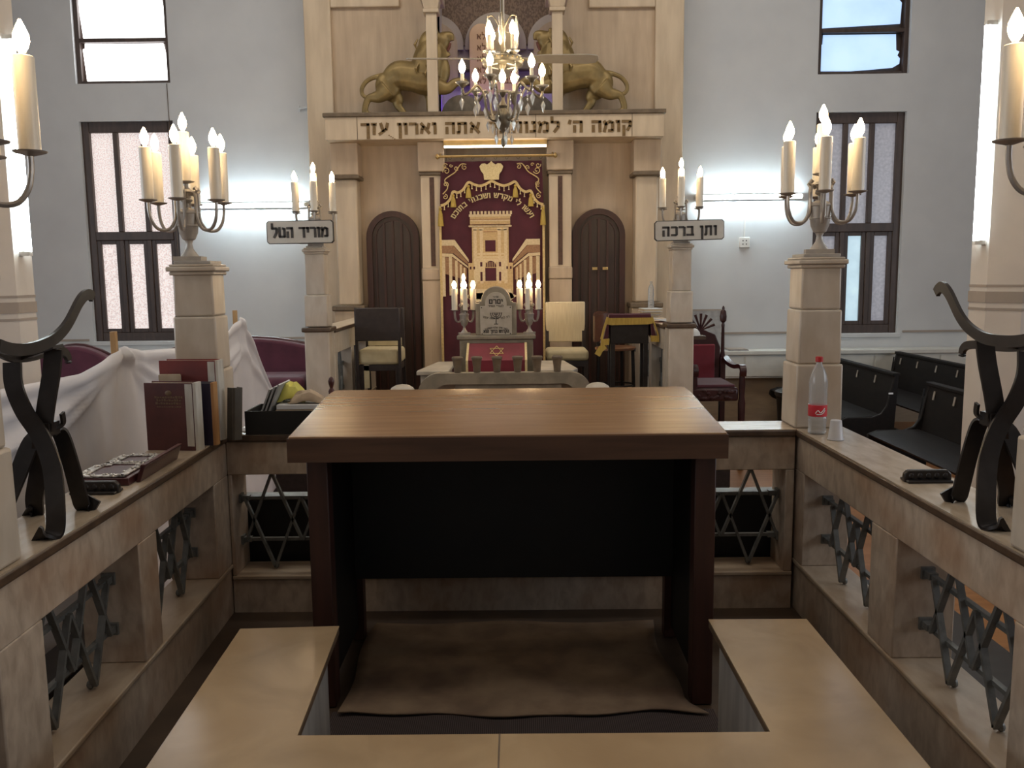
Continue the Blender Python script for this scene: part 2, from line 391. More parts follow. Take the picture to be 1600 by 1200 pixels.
def star_lines(mb, cx, cz, r, y, d=.003, w=.008, sq=1.0):
    for s in (1, -1):
        P = [(cx + r * math.cos(R(90 * s + k * 120)), cz + r * sq * math.sin(R(90 * s + k * 120))) for k in range(3)]
        for i in range(3):
            a, b = P[i], P[(i + 1) % 3]; dx, dz = b[0] - a[0], b[1] - a[1]; l = math.hypot(dx, dz); nx, nz = -dz / l * w / 2, dx / l * w / 2
            mb.prism([(a[0] + nx, a[1] + nz), (a[0] - nx, a[1] - nz), (b[0] - nx, b[1] - nz), (b[0] + nx, b[1] + nz)], y, y - d)
    return mb

# ================================================================== THE ROOM
ZF = -.12                                   # hall floor; the reading platform's floor is z = 0
YB = 10.2                                   # face of the wall that holds the ark
b = MB(); b.box(-8, -4, ZF - .2, 8, 11.4, ZF); struct(b.build('floor', 'hall_floor'))
b = MB(); b.box(-1.70, -1.2, ZF, 1.58, 4.31, 0); struct(b.build('floor_platform', 'bimah_floor'))
b = MB(); b.box(-2.05, 6.95, ZF, 1.75, YB, .30); struct(b.build('floor_dais', 'dais_carpet', bevel=.01))
b = MB(); b.box(-8, -4, 6.5, 8, 11.4, 6.7); struct(b.build('ceiling', 'ceiling_paint'))
b = MB(); b.box(-8.2, -4, ZF, -8, 11.4, 6.5); struct(b.build('wall_left', 'wall_paint'))
b = MB(); b.box(8, -4, ZF, 8.2, 11.4, 6.5); struct(b.build('wall_right', 'wall_paint'))
b = MB(); b.box(-8, -4.2, ZF, 8, -4, 6.5); struct(b.build('wall_front', 'wall_paint'))
# wall round the ark, with four window openings
LW, RW = (-5.05, -3.96), (3.47, 4.51)
LZ, UZ = (.92, 3.47), (3.89, 4.98)
b = MB()
def pierced(x0, x1, w):
    b.box(x0, YB, ZF, w[0], YB + .3, 6.5); b.box(w[1], YB, ZF, x1, YB + .3, 6.5)
    b.box(w[0], YB, ZF, w[1], YB + .3, LZ[0]); b.box(w[0], YB, LZ[1], w[1], YB + .3, UZ[0]); b.box(w[0], YB, UZ[1], w[1], YB + .3, 6.5)
pierced(-8, -2.34, LW); pierced(1.86, 8, RW)
struct(b.build('wall_back', 'wall_paint'))
b = MB(); b.box(-2.34, YB + .9, ZF, 1.86, YB + 1.1, 6.5); struct(b.build('wall_behind', 'niche_grey'))
for n, (x0, x1) in enumerate(((-8, -2.34), (1.86, 8))):
    b = MB()
    w = LW if n == 0 else RW
    for a, c in ((x0, w[0] - .06), (w[1] + .06, x1)):
        b.box(a, YB - .012, .925, c, YB + .01, .95)
    struct(b.build('trim_%d' % (n + 1), 'band_grey'))
def tall_window(n, w, mats):
    x0, x1 = w; z0, z1 = LZ; y = YB + .05
    fr = MB(); f = .085; mw = .055
    fr.box(x0, y, z0, x0 + f, y + .09, z1); fr.box(x1 - f, y, z0, x1, y + .09, z1)
    fr.box(x0 + f, y, z1 - .12, x1 - f, y + .09, z1); fr.box(x0 + f, y, z0, x1 - f, y + .09, z0 + .10)
    fr.box(x0 + f, y - .01, 2.11, x1 - f, y + .09, 2.21)
    pw = (x1 - x0 - 2 * f - 2 * mw) / 3
    for k in (1, 2):
        xx = x0 + f + k * pw + (k - 1) * mw
        fr.box(xx, y, 2.21, xx + mw, y + .09, z1 - .12); fr.box(xx, y - .006, z0 + .10, xx + mw, y + .09, 2.11)
    o = struct(fr.build('window_%d' % n, 'window_wood', bevel=.006))
    for k in range(3):
        xx = x0 + f + k * (pw + mw)
        p = MB().box(xx, y + .05, 2.21, xx + pw, y + .06, z1 - .12); p.build('pane', mats[k], o)
        s = MB(); t = .047
        s.box(xx, y + .012, z0 + .10, xx + t, y + .075, 2.11); s.box(xx + pw - t, y + .012, z0 + .10, xx + pw, y + .075, 2.11)
        s.box(xx + t, y + .012, z0 + .10, xx + pw - t, y + .075, z0 + .145); s.box(xx + t, y + .012, 2.065, xx + pw - t, y + .075, 2.11)
        so = s.build('sash', 'window_wood', o, bevel=.004)
        MB().box(xx + t, y + .045, z0 + .145, xx + pw - t, y + .055, 2.065).build('pane', mats[3 + k], so)
    s = MB().box(x0 - .03, YB - .02, z0 - .05, x1 + .03, YB + .05, z0 - .005); s.build('window_sill', 'wall_paint', o, bevel=.006)
tall_window(1, LW, ['pane_left'] * 6)
tall_window(2, RW, ['pane_dim', 'pane_dim', 'pane_dim', 'pane_dim', 'pane_bright', 'pane_dim'])
def louvre(n, w, m, edges):
    x0, x1 = w; z0, z1 = UZ; y = YB + .05; fr = MB()
    fr.box(x0, y, z0, x0 + .05, y + .09, z1); fr.box(x1 - .05, y, z0, x1, y + .09, z1)
    fr.box(x0 + .05, y, z0, x1 - .05, y + .09, z0 + .04); fr.box(x0 + .05, y, 4.36, x1 - .05, y + .09, 4.405); fr.box(x0 + .05, y, z1 - .05, x1 - .05, y + .09, z1)
    fr.box(x0 + .05, y + .075, z0 + .04, x1 - .05, y + .09, 4.36); fr.box(x0 + .05, y + .075, 4.405, x1 - .05, y + .09, z1 - .05)
    o = struct(fr.build('window_%d' % n, 'window_wood', bevel=.005))
    for k, (a, c) in enumerate(((z0 + .045, 4.355), (4.41, z1 - .06))):
        e = edges[k]
        poly = [(x0 + (x1 - x0) * u, a + (c - a) * v) for u, v in e]
        MB().prism(poly, y + .05, y + .062).build('pane', m, o)
EL = [[(.08, .0), (.36, .02), (.37, .0), (.72, .0), (.99, .03), (.985, .25), (.955, .42), (.94, .62), (.915, .99), (.08, 1), (.08, .88), (.055, .86)],
      [(.07, .0), (.98, .0), (.985, .28), (.94, .55), (.92, 1), (.06, 1), (.06, .93), (.035, .88)]]
ER = [[(.015, .03), (.4, .02), (.6, .05), (.86, .10), (.93, .20), (.935, .34), (.905, .42), (.925, .52), (.89, .56), (.88, .98), (.08, .98), (.075, .74), (.02, .66)],
      [(.015, .02), (.92, .10), (.93, .55), (.90, .62), (.89, .72), (.06, .72), (.03, .64)]]
louvre(3, LW, 'pane_white', EL); louvre(4, RW, 'pane_blue', ER)

for n, x in ((5, -7.97), (6, 7.97)):                    # made-up frames and glowing panes, added around the unseen side fill lights
    fr = MB()
    for y in (-.08, 1.6, 3.32, 5.0): fr.box(x - .03, y, 1.32, x + .03, y + .08, 3.88)
    for z in (1.32, 3.80): fr.box(x - .03, -.08, z, x + .03, 5.08, z + .08)
    o = struct(fr.build('window_%d' % n, 'window_wood'))
    MB().box(x - .004, 0, 1.40, x + .004, 5, 3.80).build('pane', 'pane_dim', o)

# two octagonal columns beside the platform
def octo(cx, cy, r):
    return [(cx + r * math.cos(R(22.5 + 45 * k)), cy + r * math.sin(R(22.5 + 45 * k))) for k in range(8)]
for cx, cy, lab in ((-3.15, 5.12, 'pale octagonal column with grey stripes at the left edge, behind the white sheet'),
                    (2.955, 5.12, 'pale octagonal column with grey stripes at the right edge, in front of the black pews')):
    t = thing('column', lab, 'column', (cx, cy, ZF)); t['kind'] = 'structure'
    MB().prism(octo(0, 0, .245), 0, 6.62, 'xy').build('shaft', 'column_paint', t)
    MB().prism(octo(0, 0, .252), 1.58, 1.645, 'xy').build('band', 'band_grey', t)
    MB().prism(octo(0, 0, .249), 1.67, 1.685, 'xy').build('band', 'band_grey', t)
    MB().prism(octo(0, 0, .249), 1.535, 1.55, 'xy').build('band', 'band_grey', t)

# white built-in ledge along the wall, on both sides of the ark
for x0, x1, lab in ((-7.9, -2.36, 'long white built-in wall ledge under the left window'), (1.88, 7.9, 'long white built-in wall ledge under the right window')):
    t = thing('wall_ledge', lab, 'ledge', (x0, 9.9, ZF))
    L = x1 - x0
    MB().box(0, 0, .82, L, .29, .87).build('ledge_top', 'ledge_paint', t, bevel=.008)
    MB().box(0, .03, .55, L, .29, .82).build('ledge_body', 'ledge_paint', t)
    n = int(L / .7)
    for k in range(n):
        MB().box(k * L / n + .012, .018, .57, (k + 1) * L / n - .012, .03, .80).build('ledge_door', 'ledge_paint', t, bevel=.003)
    MB().box(0, .12, 0, L, .29, .55).build('plinth', 'tan_panel', t)

# ================================================================== THE ARK
AX = -.22
t = thing('ark', 'tall cream marble ark front with lettered beam, pilasters and two arched doors', 'ark', (AX, 10.0, .30))
def A(): return MB()
HW = 2.09
b = A(); y0 = 10.0
b.box(AX - HW, y0, .30, AX - .63, y0 + .2, 6.5); b.box(AX + .66, y0, .30, AX + HW - .01, y0 + .2, 6.5)
b.box(AX - .63, y0, .30, AX + .66, y0 + .2, 3.40); b.box(AX - .63, y0, 5.35, AX + .66, y0 + .2, 6.5)
b.build('facade', 'ark_marble', t, True)
b = A()                                               # raised border round the panels
b.box(AX - HW - .03, 9.95, .30, AX - 1.82, 10.0, 6.5); b.box(AX + 1.79, 9.95, .30, AX + HW + .02, 10.0, 6.5)
b.box(AX - 1.82, 9.955, 4.62, AX - 1.05, 10.0, 4.95); b.box(AX + 1.05, 9.955, 4.58, AX + 1.79, 10.0, 4.95)
b.build('border', 'ark_marble_pale', t, True, bevel=.012)
lx0, lx1 = AX - 1.84, AX + 1.83
A().box(lx0, 9.55, 3.125, lx1, 10.0, 3.365).build('beam', 'ark_marble_pale', t, True, bevel=.005)
A().box(lx0 - .02, 9.53, 3.365, lx1 + .02, 10.02, 3.41).build('beam_ledge', 'stone_brown', t, True, bevel=.008)
for x in (-1.712, .22, 1.262): A().box(x, 9.547, 3.125, x + .005, 9.552, 3.365).build('beam_joint', 'coping_edge', t, True)
b = A(); write(b, "קומה ה' למנוחתך אתה וארון עזך", -.205, 3.178, .118, 9.551, .008, wt=.25, width=2.93)
[b.box(-1.372 + .020 * k, 9.545, 3.162 - .013 * k, -1.359 + .020 * k, 9.552, 3.173 - .013 * k) for k in range(4)]
b.build('lettering', 'gold_letter', t, True, smooth=False)
for s in (-1, 1):                                     # outer and inner pilasters
    cx = AX + s * 1.68
    A().box(cx - .155, 9.72, 2.77, cx + .155, 10.0, 3.125).build('capital', 'ark_marble', t, True, bevel=.012)
    A().box(cx - .165, 9.70, 2.73, cx + .165, 10.0, 2.77).build('capital_moulding', 'stone_brown', t, True, bevel=.01)
    A().box(cx - .125, 9.76, 1.33, cx + .125, 10.0, 2.73).build('pilaster_shaft', 'ark_marble_pale', t, True, bevel=.02)
    A().box(cx - .185, 9.68, 1.27, cx + .185, 10.0, 1.33).build('plinth_ledge', 'stone_brown', t, True, bevel=.012)
    A().box(cx - .165, 9.71, .30, cx + .165, 10.0, 1.27).build('pilaster_plinth', 'ark_marble', t, True, bevel=.008)
    cx = AX + s * .715
    A().box(cx - .15, 9.72, 2.80, cx + .15, 10.0, 3.125).build('capital', 'ark_marble', t, True, bevel=.012)
    A().box(cx - .14, 9.735, 2.76, cx + .14, 10.0, 2.80).build('capital_moulding', 'stone_brown', t, True, bevel=.01)
    A().box(cx - .125, 9.76, 1.74, cx + .125, 10.0, 2.76).build('pilaster_shaft', 'ark_marble_pale', t, True, bevel=.004)
    A().box(cx - .025, 9.752, 1.76, cx + .025, 9.77, 2.74).build('inlay_strip', 'inlay_dark', t, True)
    A().box(cx - .128, 9.75, .30, cx + .128, 10.0, 1.60).build('pilaster_plinth', 'ark_marble', t, True, bevel=.006)
    A().box(cx - .135, 9.74, 1.60, cx + .135, 10.0, 1.74).build('plinth_ledge', 'ark_marble', t, True, bevel=.016)
# the two arched doors
def arched(cx, w, zb, zs, n=18): return [(cx - w / 2, zb)] + arc(cx, zs, w / 2, 180, 0, n) + [(cx + w / 2, zb)]
for s, cx in ((-1, -1.41), (1, .94)):
    d = A().prism(arched(cx, .60, .30, 2.09), 9.93, 10.0).build('arched_door', 'door_wood', t, True)
    o, i = arched(cx, .60, .30, 2.09), arched(cx, .47, .30, 2.09); fr = A(); n = len(o)
    for k in range(n - 1):
        fr.prism([o[k], o[k + 1], i[k + 1], i[k]], 9.895, 9.93)
    fr.build('door_frame', 'table_leg_wood', d).location = Vector((0, 0, 0)) - Vector(t.location)
    o2, i2 = arched(cx, .40, .34, 2.09), arched(cx, .372, .34, 2.09); fr = A(); n = len(o2)
    for k in range(n - 1): fr.prism([o2[k], o2[k + 1], i2[k + 1], i2[k]], 9.915, 9.93)
    for dx, zt in ((-.10, 2.25), (0, 2.285), (.10, 2.25)): fr.box(cx + dx - .012, 9.913, .34, cx + dx + .012, 9.93, zt)
    fr.build('door_grid', 'table_leg_wood', d).location = Vector((0, 0, 0)) - Vector(t.location)
    if s > 0:
        for k, m in ((-.045, 'brass'), (.075, 'brass')):
            MB().box(cx + k - .03, 9.90, 1.70, cx + k + .03, 9.915, 1.73).build('latch', m, d).location = -Vector(t.location)
# niche above the beam: columns, arches, tablets
b = A(); b.box(AX - .63, 10.62, 3.40, AX + .66, 10.7, 5.4); b.box(AX - .68, 10.0, 3.40, AX - .63, 10.7, 5.4); b.box(AX + .66, 10.0, 3.40, AX + .71, 10.7, 5.4); b.box(AX - .63, 10.2, 3.36, AX + .66, 10.7, 3.40)
b.box(AX - .63, 10.2, 5.35, AX + .66, 10.7, 5.4)
b.build('niche', 'niche_grey', t, True)
A().box(AX - .63, 10.595, 4.36, AX + .66, 10.62, 5.3).build('niche_mosaic', 'niche_mosaic', t, True)
b = A()
for cx, r in ((AX, .36), (AX - .72, .34), (AX + .72, .34)):
    pts = arc(cx, 4.36, r, 0, 180, 20)
    pts = [(min(max(x, AX - .63), AX + .66), z) for x, z in pts]
    b.prism([(pts[0][0], 4.30)] + pts + [(pts[-1][0], 4.30)], 10.55, 10.594)
b.build('niche_arch', 'niche_grey', t, True)
for cx in (AX - .72, AX + .72):
    b = A(); pts = arc(cx, 4.34, .27, 0, 180, 16); pts = [(min(max(x, AX - .63), AX + .66), z) for x, z in pts]
    b.prism([(pts[0][0], 3.9)] + pts + [(pts[-1][0], 3.9)], 10.535, 10.549)
    b.build('niche_arch_panel', 'ark_marble', t, True)
b = A(); b.box(AX - .63, 10.54, 4.06, AX + .66, 10.62, 4.075); b.box(AX - .63, 10.54, 3.90, AX + .66, 10.62, 3.912); b.build('niche_moulding', 'stone_brown', t, True)
for cx in (-.89, .465):
    A().box(cx - .058, 9.62, 3.41, cx + .058, 9.74, 4.45).build('niche_column', 'ark_marble_pale', t, True, bevel=.006)
    b = A(); b.box(cx - .085, 9.59, 4.45, cx + .085, 9.77, 4.49); b.taper(cx, 9.68, 4.49, 4.60, .15, .20, .15, .20); b.box(cx - .12, 9.56, 4.60, cx + .12, 10.0, 4.85)
    b.build('niche_capital', 'ark_marble_pale', t, True, bevel=.008)

# tablets of the law, standing in the niche
tb = thing('law_tablets', 'pair of peach round-topped law tablets in the niche behind the chandelier', 'tablets', (AX - .02, 10.46, 3.76))
for s in (-1, 1):
    cx = s * .145
    o = MB().prism([(cx - .14, 0)] + arc(cx, .66, .14, 180, 0, 14) + [(cx + .14, 0)], -.04, .03).build('tablet', 'tablet_peach', tb, bevel=.008)
    for k, w in enumerate((['לא', 'לא', 'לא', 'לא', 'לא'] if s < 0 else ['אנכי', 'לא', 'לא', 'זכור', 'כבד'])):
        b = MB(); write(b, w, cx, .62 - k * .125, .06, -.041, .004, wt=.2); b.build('inscription', 'tablet_ink', o, smooth=False)
MB().box(-.29, -.03, -.36, .29, .03, 0).build('stand', 'mound_grey', tb)
for cx, lab in ((-.60, 'grey rounded mound glowing purple at its rim, at the left lion\'s raised paw'), (.22, 'grey rounded mound glowing purple at its rim, at the right lion\'s raised paw')):
    mt = thing('lit_mound', lab, 'lamp cover', (cx, 10.16, 3.40))
    MB().prism([(-.24, 0)] + arc(0, .02, .24, 180, 0, 14, .26) + [(.24, 0)], -.14, -.02).build('mound', 'mound_grey', mt)
    MB().tube([(x, .06, z) for x, z in arc(0, .02, .222, 180, 0, 14, .235)], .010, 6).build('led_strip', 'led_purple', mt)

# ------------------------------------------------------------------ lions on the beam
def lion(mirror, label, ox):
    k = .000972; s = -1 if mirror else 1
    def P(zx, zy, y=0): return Vector((s * (zx - 620) * k, y, (1090 - zy) * k))
    m = MB()
    def lim(pts, rr, n=14):
        q = spline([P(*p) for p in pts], 6); w = spline([(r, 0, 0) for r in rr], 6); m.tube(q, [max(v.x, 8) * k for v in w], max(n, 14))
    q = None
    lim([(330, 720, -.0), (450, 650), (600, 660), (760, 690), (880, 700)], [110, 165, 165, 180, 150], 14)      # trunk
    m.ell(P(330, 760, -.02), (.14, .09, .15), 20, 14); m.ell(P(560, 600), (.15, .10, .11), 20, 14); m.ell(P(800, 650), (.16, .115, .20), 20, 14)
    lim([(770, 650), (800, 520), (825, 400), (850, 300)], [200, 195, 175, 130], 16)                             # mane and neck
    m.ell(P(800, 370), (.118, .115, .205), 20, 14); m.ell(P(935, 600), (.105, .10, .17), 20, 14); m.ell(P(880, 470), (.13, .11, .20), 20, 14); m.ell(P(850, 250), (.10, .09, .09), 20, 14)
    m.ell(P(945, 285, 0), (.095, .085, .10), 20, 14); lim([(950, 245), (1020, 222), (1055, 228), (1070, 280)], [66, 52, 42, 24], 10)   # head, upper jaw
    lim([(940, 350), (975, 405), (1010, 425), (1045, 418)], [60, 46, 34, 22], 10)                                               # lower jaw
    for yy in (-.06, .06): m.ell(P(895, 190, yy), (.03, .018, .035))
    lim([(330, 800, -.06), (230, 880, -.065), (120, 900, -.065), (75, 990, -.065), (70, 1060, -.065)], [120, 75, 45, 38, 40])
    m.ell(P(110, 1070, -.065), (.06, .04, .025))
    lim([(360, 820, .05), (430, 900, .055), (430, 960, .055), (490, 1040, .055), (500, 1065, .055)], [110, 75, 48, 40, 40])
    m.ell(P(560, 1070, .055), (.07, .04, .025))
    lim([(800, 780, .05), (810, 900, .055), (800, 1000, .055), (810, 1060, .055)], [95, 62, 45, 44])
    m.ell(P(850, 1070, .055), (.06, .04, .025))
    lim([(900, 780, -.06), (1010, 800, -.07), (1100, 740, -.07), (1190, 735, -.07), (1230, 775, -.07)], [95, 66, 52, 46, 40])
    lim([(330, 640), (200, 655), (95, 700), (35, 780), (40, 850), (100, 880), (190, 840)], [40, 30, 28, 27, 25, 26, 34], 8)   # tail
    t = thing('lion_statue', label, 'statue', (ox, 9.78, 3.41))
    for v in m.v: v.y *= .64
    o = m.build('body', 'gold_lion', t)
    r = o.modifiers.new('skin', 'REMESH'); r.mode = 'VOXEL'; r.voxel_size = .008; r.use_smooth_shade = True
    sm = o.modifiers.new('smooth', 'SMOOTH'); sm.factor = .5; sm.iterations = 9
    b = MB()
    rr = random.Random(3)
    for _ in range(46):                                # locks of the mane
        zx = rr.uniform(690, 940); zy = rr.uniform(230, 740); side = rr.choice((-1, 1))
        y = side * (.122 if zx < 880 else .092)
        a = P(zx, zy, y * .9); c = P(zx - 30, zy + 60, y * 1.08); e = P(zx - 15, zy + 110, y)
        b.tube([a, c, e], [.010, .016, .004], 6)
    b.build('mane_locks', 'gold_lion', t)
    MB().tube([P(1045, 300), P(1030, 345), P(1015, 385)], [.016, .02, .014], 8).build('open_mouth', 'mouth_red', t)
    return t
lion(False, 'gilded roaring lion statue on the beam to the left of the chandelier, facing right', -1.115)
lion(True, 'gilded roaring lion statue on the beam to the right of the chandelier, facing left', .665)

# ------------------------------------------------------------------ curtain
ct = thing('ark_curtain', 'maroon velvet ark curtain embroidered in gold with a temple front', 'curtain', (-.265, 9.70, .42))
CXL, CXR = -.855, .315
rings = []
b = MB(); nx = 40
def wav(u): return .010 * math.sin(u * 26) + .005 * math.sin(u * 61 + 1)
top = [(CXL + (CXR - CXL) * i / nx + (.0), wav(i / nx)) for i in range(nx + 1)]
for z, sc, a in ((.42, 1.0, 1), (1.6, 1.0, .8), (2.5, .985, .5), (2.905, .955, .9)):
    fr = [((x - AX) * sc + AX - .0, 9.725 + dy * a, z) for x, dy in top]; bk = [(x, y + .012, z) for x, y, z in reversed(fr)]
    rings.append(fr + bk)
b.sweep(rings); b.build('velvet', 'velvet', ct, True)
YC = 9.706
def P_(b, poly, m=None, d=.004, y=None): b.prism(poly, (YC if y is None else y), (YC if y is None else y) - d)
# gold borders
for x in (CXL - .005, CXR - .022): MB().box(x, YC - .006, .42, x + .027, YC + .004, 2.42).build('side_border', 'gold_thread', ct, True)
# crown
b = MB(); P_(b, [(-.35, 2.70), (-.355, 2.76), (-.385, 2.80), (-.40, 2.845), (-.375, 2.875), (-.34, 2.88), (-.315, 2.865), (-.285, 2.885), (-.268, 2.905), (-.25, 2.885), (-.22, 2.865), (-.195, 2.88), (-.16, 2.875), (-.135, 2.845), (-.15, 2.80), (-.18, 2.76), (-.185, 2.70)], d=.008)
b.build('crown', 'gold_pale', ct, True, bevel=.003)
# corner scrolls
def scroll(b, cx, cz, r, turns, a0, s, w=.010):
    pts = []
    for i in range(22):
        u = i / 21; a = R(a0) + s * u * turns * 2 * PI; rr = r * (1 - .8 * u)
        pts.append((cx + rr * math.cos(a), YC - .003, cz + rr * math.sin(a)))
    b.tube(pts, w / 2, 5)
for s in (-1, 1):
    c = -.265; b = MB()
    b.tube(spline([(c + s * .545, YC - .003, 2.55), (c + s * .49, YC - .003, 2.62), (c + s * .52, YC - .003, 2.70), (c + s * .46, YC - .003, 2.75), (c + s * .40, YC - .003, 2.79), (c + s * .34, YC - .003, 2.87), (c + s * .28, YC - .003, 2.87)], 5), .0065, 5)
    for dx, dz, r, tn, a0, d in ((.52, 2.52, .03, 1.2, 90, s), (.51, 2.655, .032, 1.2, -60, -s), (.50, 2.80, .042, 1.3, 200, s), (.515, 2.855, .03, 1.1, 20, -s), (.30, 2.84, .030, 1.2, 120, -s), (.39, 2.83, .026, 1.1, -40, s), (.45, 2.86, .02, 1, 10, s)):
        scroll(b, c + s * dx, dz, r, tn, a0, d)
    b.build('corner_scroll', 'gold_thread', ct, True)
# scalloped braid with tassels
val = [(-.835, 2.425), (-.78, 2.445), (-.725, 2.50), (-.695, 2.575), (-.64, 2.565), (-.58, 2.60), (-.525, 2.675), (-.47, 2.655), (-.40, 2.635), (-.33, 2.655), (-.265, 2.685), (-.20, 2.655), (-.13, 2.635), (-.06, 2.655), (-.005, 2.675), (.05, 2.60), (.11, 2.565), (.165, 2.575), (.20, 2.50), (.25, 2.445), (.305, 2.425)]
sp = spline([(x, YC - .006, z) for x, z in val], 4)
b = MB(); b.ribbon(sp, (0, 0, 1), .028, .010); b.build('braid', 'gold_thread', ct, True)
def tassel(x, z, l, r, m='fringe_gold'):
    b = MB(); b.lathe([(r * .25, 0), (r * .5, -.006), (r * .5, -.02), (r * .35, -.026), (r * .7, -.03 - l * .2), (r, -l)], (x, YC - .012, z), 9); return b.build('tassel', m, ct, True)
for x, z in ((-.695, 2.545), (-.525, 2.645), (-.005, 2.645), (.165, 2.545)): tassel(x, z, .14, .034)
for x in (CXL + .015, CXR - .015): tassel(x, 2.40, .20, .034)
k = 0
for i in range(3, len(sp) - 2, 3):
    x, _, z = sp[i]
    if min(abs(x - q) for q in (-.695, -.525, -.005, .165)) < .03: continue
    tassel(x, z - .016, .045, .011, 'gold_pale')
# arched verse
b = MB()
def onarc(u, h):
    a = R(90) - u / .52; r = .52 + h - .02
    return (-.262 + r * math.cos(a) * .98, 2.035 + r * math.sin(a) * .94)
write(b, 'ועשו לי מקדש ושכנתי בתוכם', 0, 0, .058, YC, .004, wt=.2, width=1.07, fn=onarc)
b.build('lettering', 'gold_pale', ct, True, smooth=False)
# embroidered temple
c = -.29
def emb(name, m, polys, d): 
    b = MB()
    for p in polys: P_(b, p, d=d)
    b.build(name, m, ct, True, smooth=False)
def rc(x0, z0, x1, z1): return [(c + x0, z0), (c + x1, z0), (c + x1, z1), (c + x0, z1)]
emb('temple_tower', 'embroid_sand', [rc(-.205, 1.56, .205, 2.215), rc(-.225, 2.20, .225, 2.315), rc(-.235, 2.185, .235, 2.205)] , .003)
emb('temple_cornice', 'embroid_pale', [rc(-.235, 2.30, .235, 2.325), rc(-.22, 2.25, .22, 2.262), rc(-.24, 2.19, .24, 2.203)] + [rc(-.225 + i * .0405, 2.325, -.20 + i * .0405, 2.36) for i in range(12)], .005)
emb('temple_columns', 'embroid_pale', [rc(x - .018, 1.56, x + .018, 2.16) for x in (-.17, -.10, .10, .17)] + [rc(x - .026, 2.15, x + .026, 2.18) for x in (-.17, -.10, .10, .17)], .0045)
emb('temple_lines', 'embroid_brown', [rc(-.225, 2.268, .225, 2.276), rc(-.225, 2.212, .225, 2.219), rc(-.075, 2.13, .075, 2.138)], .0055)
emb('temple_porch', 'embroid_pale', [rc(-.155, 1.585, .155, 1.84), rc(-.15, 1.88, .15, 1.90), rc(-.16, 1.845, .16, 1.865)], .0055)
emb('temple_doors', 'velvet', [rc(-.058, 1.915, .058, 2.04), [(c - .062, 1.59), (c + .062, 1.59), (c + .062, 1.75)] + [(x, z) for x, z in arc(c, 1.75, .062, 0, 180, 12)]] + [rc(s * .105 - .012, z, s * .105 + .012, z + h) for s in (-1, 1) for z, h in ((1.59, .10), (1.75, .05))], .0065)
emb('temple_arch', 'embroid_sand', [rc(-.06 + k * .024, 1.74, -.052 + k * .024, 1.80) for k in range(6)] + [rc(-.062, 1.735, .062, 1.742)], .008)
emb('temple_side_walls', 'embroid_sand', [rc(-.25, 1.42, -.205, 1.79), rc(.205, 1.42, .25, 1.79), rc(-.205, 1.50, .205, 1.56)], .003)
emb('temple_side_windows', 'velvet', [rc(s * .205 + dx - .009, 1.72, s * .205 + dx + .009, 1.75) for s in (-1, 1) for dx in (-.02, .02)], .0055)
for s in (-1, 1):
    e = .555
    emb('colonnade_roof', 'embroid_brown', [[(c + s * e, 1.99), (c + s * (e - .14), 1.985), (c + s * .255, 1.80), (c + s * .255, 1.77), (c + s * (e - .14), 1.90), (c + s * e, 1.90)]], .003)
    emb('colonnade_cornice', 'embroid_pale', [[(c + s * e, 2.05), (c + s * (e - .155), 2.05), (c + s * .245, 1.83), (c + s * .245, 1.80), (c + s * (e - .145), 1.985), (c + s * e, 1.985)], [(c + s * e, 1.90), (c + s * (e - .13), 1.895), (c + s * .255, 1.755), (c + s * .255, 1.735), (c + s * (e - .13), 1.86), (c + s * e, 1.865)]], .004)
    cols = []
    for i, x in enumerate((.53, .45, .385, .335, .295)):
        w = .020 - i * .003; zt = 1.86 - max(0, (.43 - x)) * .9; cols.append([(c + s * (x - w), 1.42 + i * .012), (c + s * (x + w), 1.42 + i * .012), (c + s * (x + w), zt), (c + s * (x - w), zt)])
    emb('colonnade_columns', 'embroid_pale', cols, .004)
    emb('colonnade_shade', 'embroid_brown', [[(c + s * .54, 1.68), (c + s * .27, 1.60), (c + s * .27, 1.73), (c + s * .42, 1.85), (c + s * .54, 1.86)]], .002)
emb('temple_steps', 'embroid_pale', [[(c - .22, 1.50), (c + .22, 1.50), (c + .26, 1.40), (c + .22, 1.385), (c - .22, 1.385), (c - .26, 1.40)], [(c - .29, 1.42), (c - .22, 1.455), (c + .22, 1.455), (c + .29, 1.42), (c + .20, 1.355), (c - .20, 1.355)]], .004)
# brass rod with rings
rt = thing('curtain_rod', 'brass rod carrying the maroon curtain, ball ends', 'curtain rod', (-.21, 9.685, 2.955))
MB().tube([(-.64, 0, 0), (.64, 0, 0)], .014, 10).build('rod', 'brass', rt)
for s in (-1, 1):
    MB().lathe([(.004, -.03), (.02, -.015), (.024, 0), (.02, .015), (.004, .03)], (0, 0, 0), 12).build('finial', 'brass', rt).location = (s * .65, 0, 0)
    MB().tube([(s * .62, 0, 0), (s * .62, .03, .03), (s * .62, .04, .035)], .008, 6).build('bracket', 'brass', rt)
for k in range(9):
    x = -.51 + k * .125
    MB().tube([(x + .017 * math.cos(a), .002, -.01 + .024 * math.sin(a)) for a in [i * PI / 6 for i in range(12)]], .003, 5, True).build('ring', 'chandelier_metal', rt)
tt = thing('tube_lamp', 'slim white tube lamp above the curtain rod', 'lamp', (-.22, 9.66, 3.055))
MB().tube([(-.56, 0, 0), (.56, 0, 0)], .012, 10).build('tube', 'curtain_tube', tt)
MB().box(-.57, .014, -.012, .57, .04, .07).build('fixture', 'brass', tt)

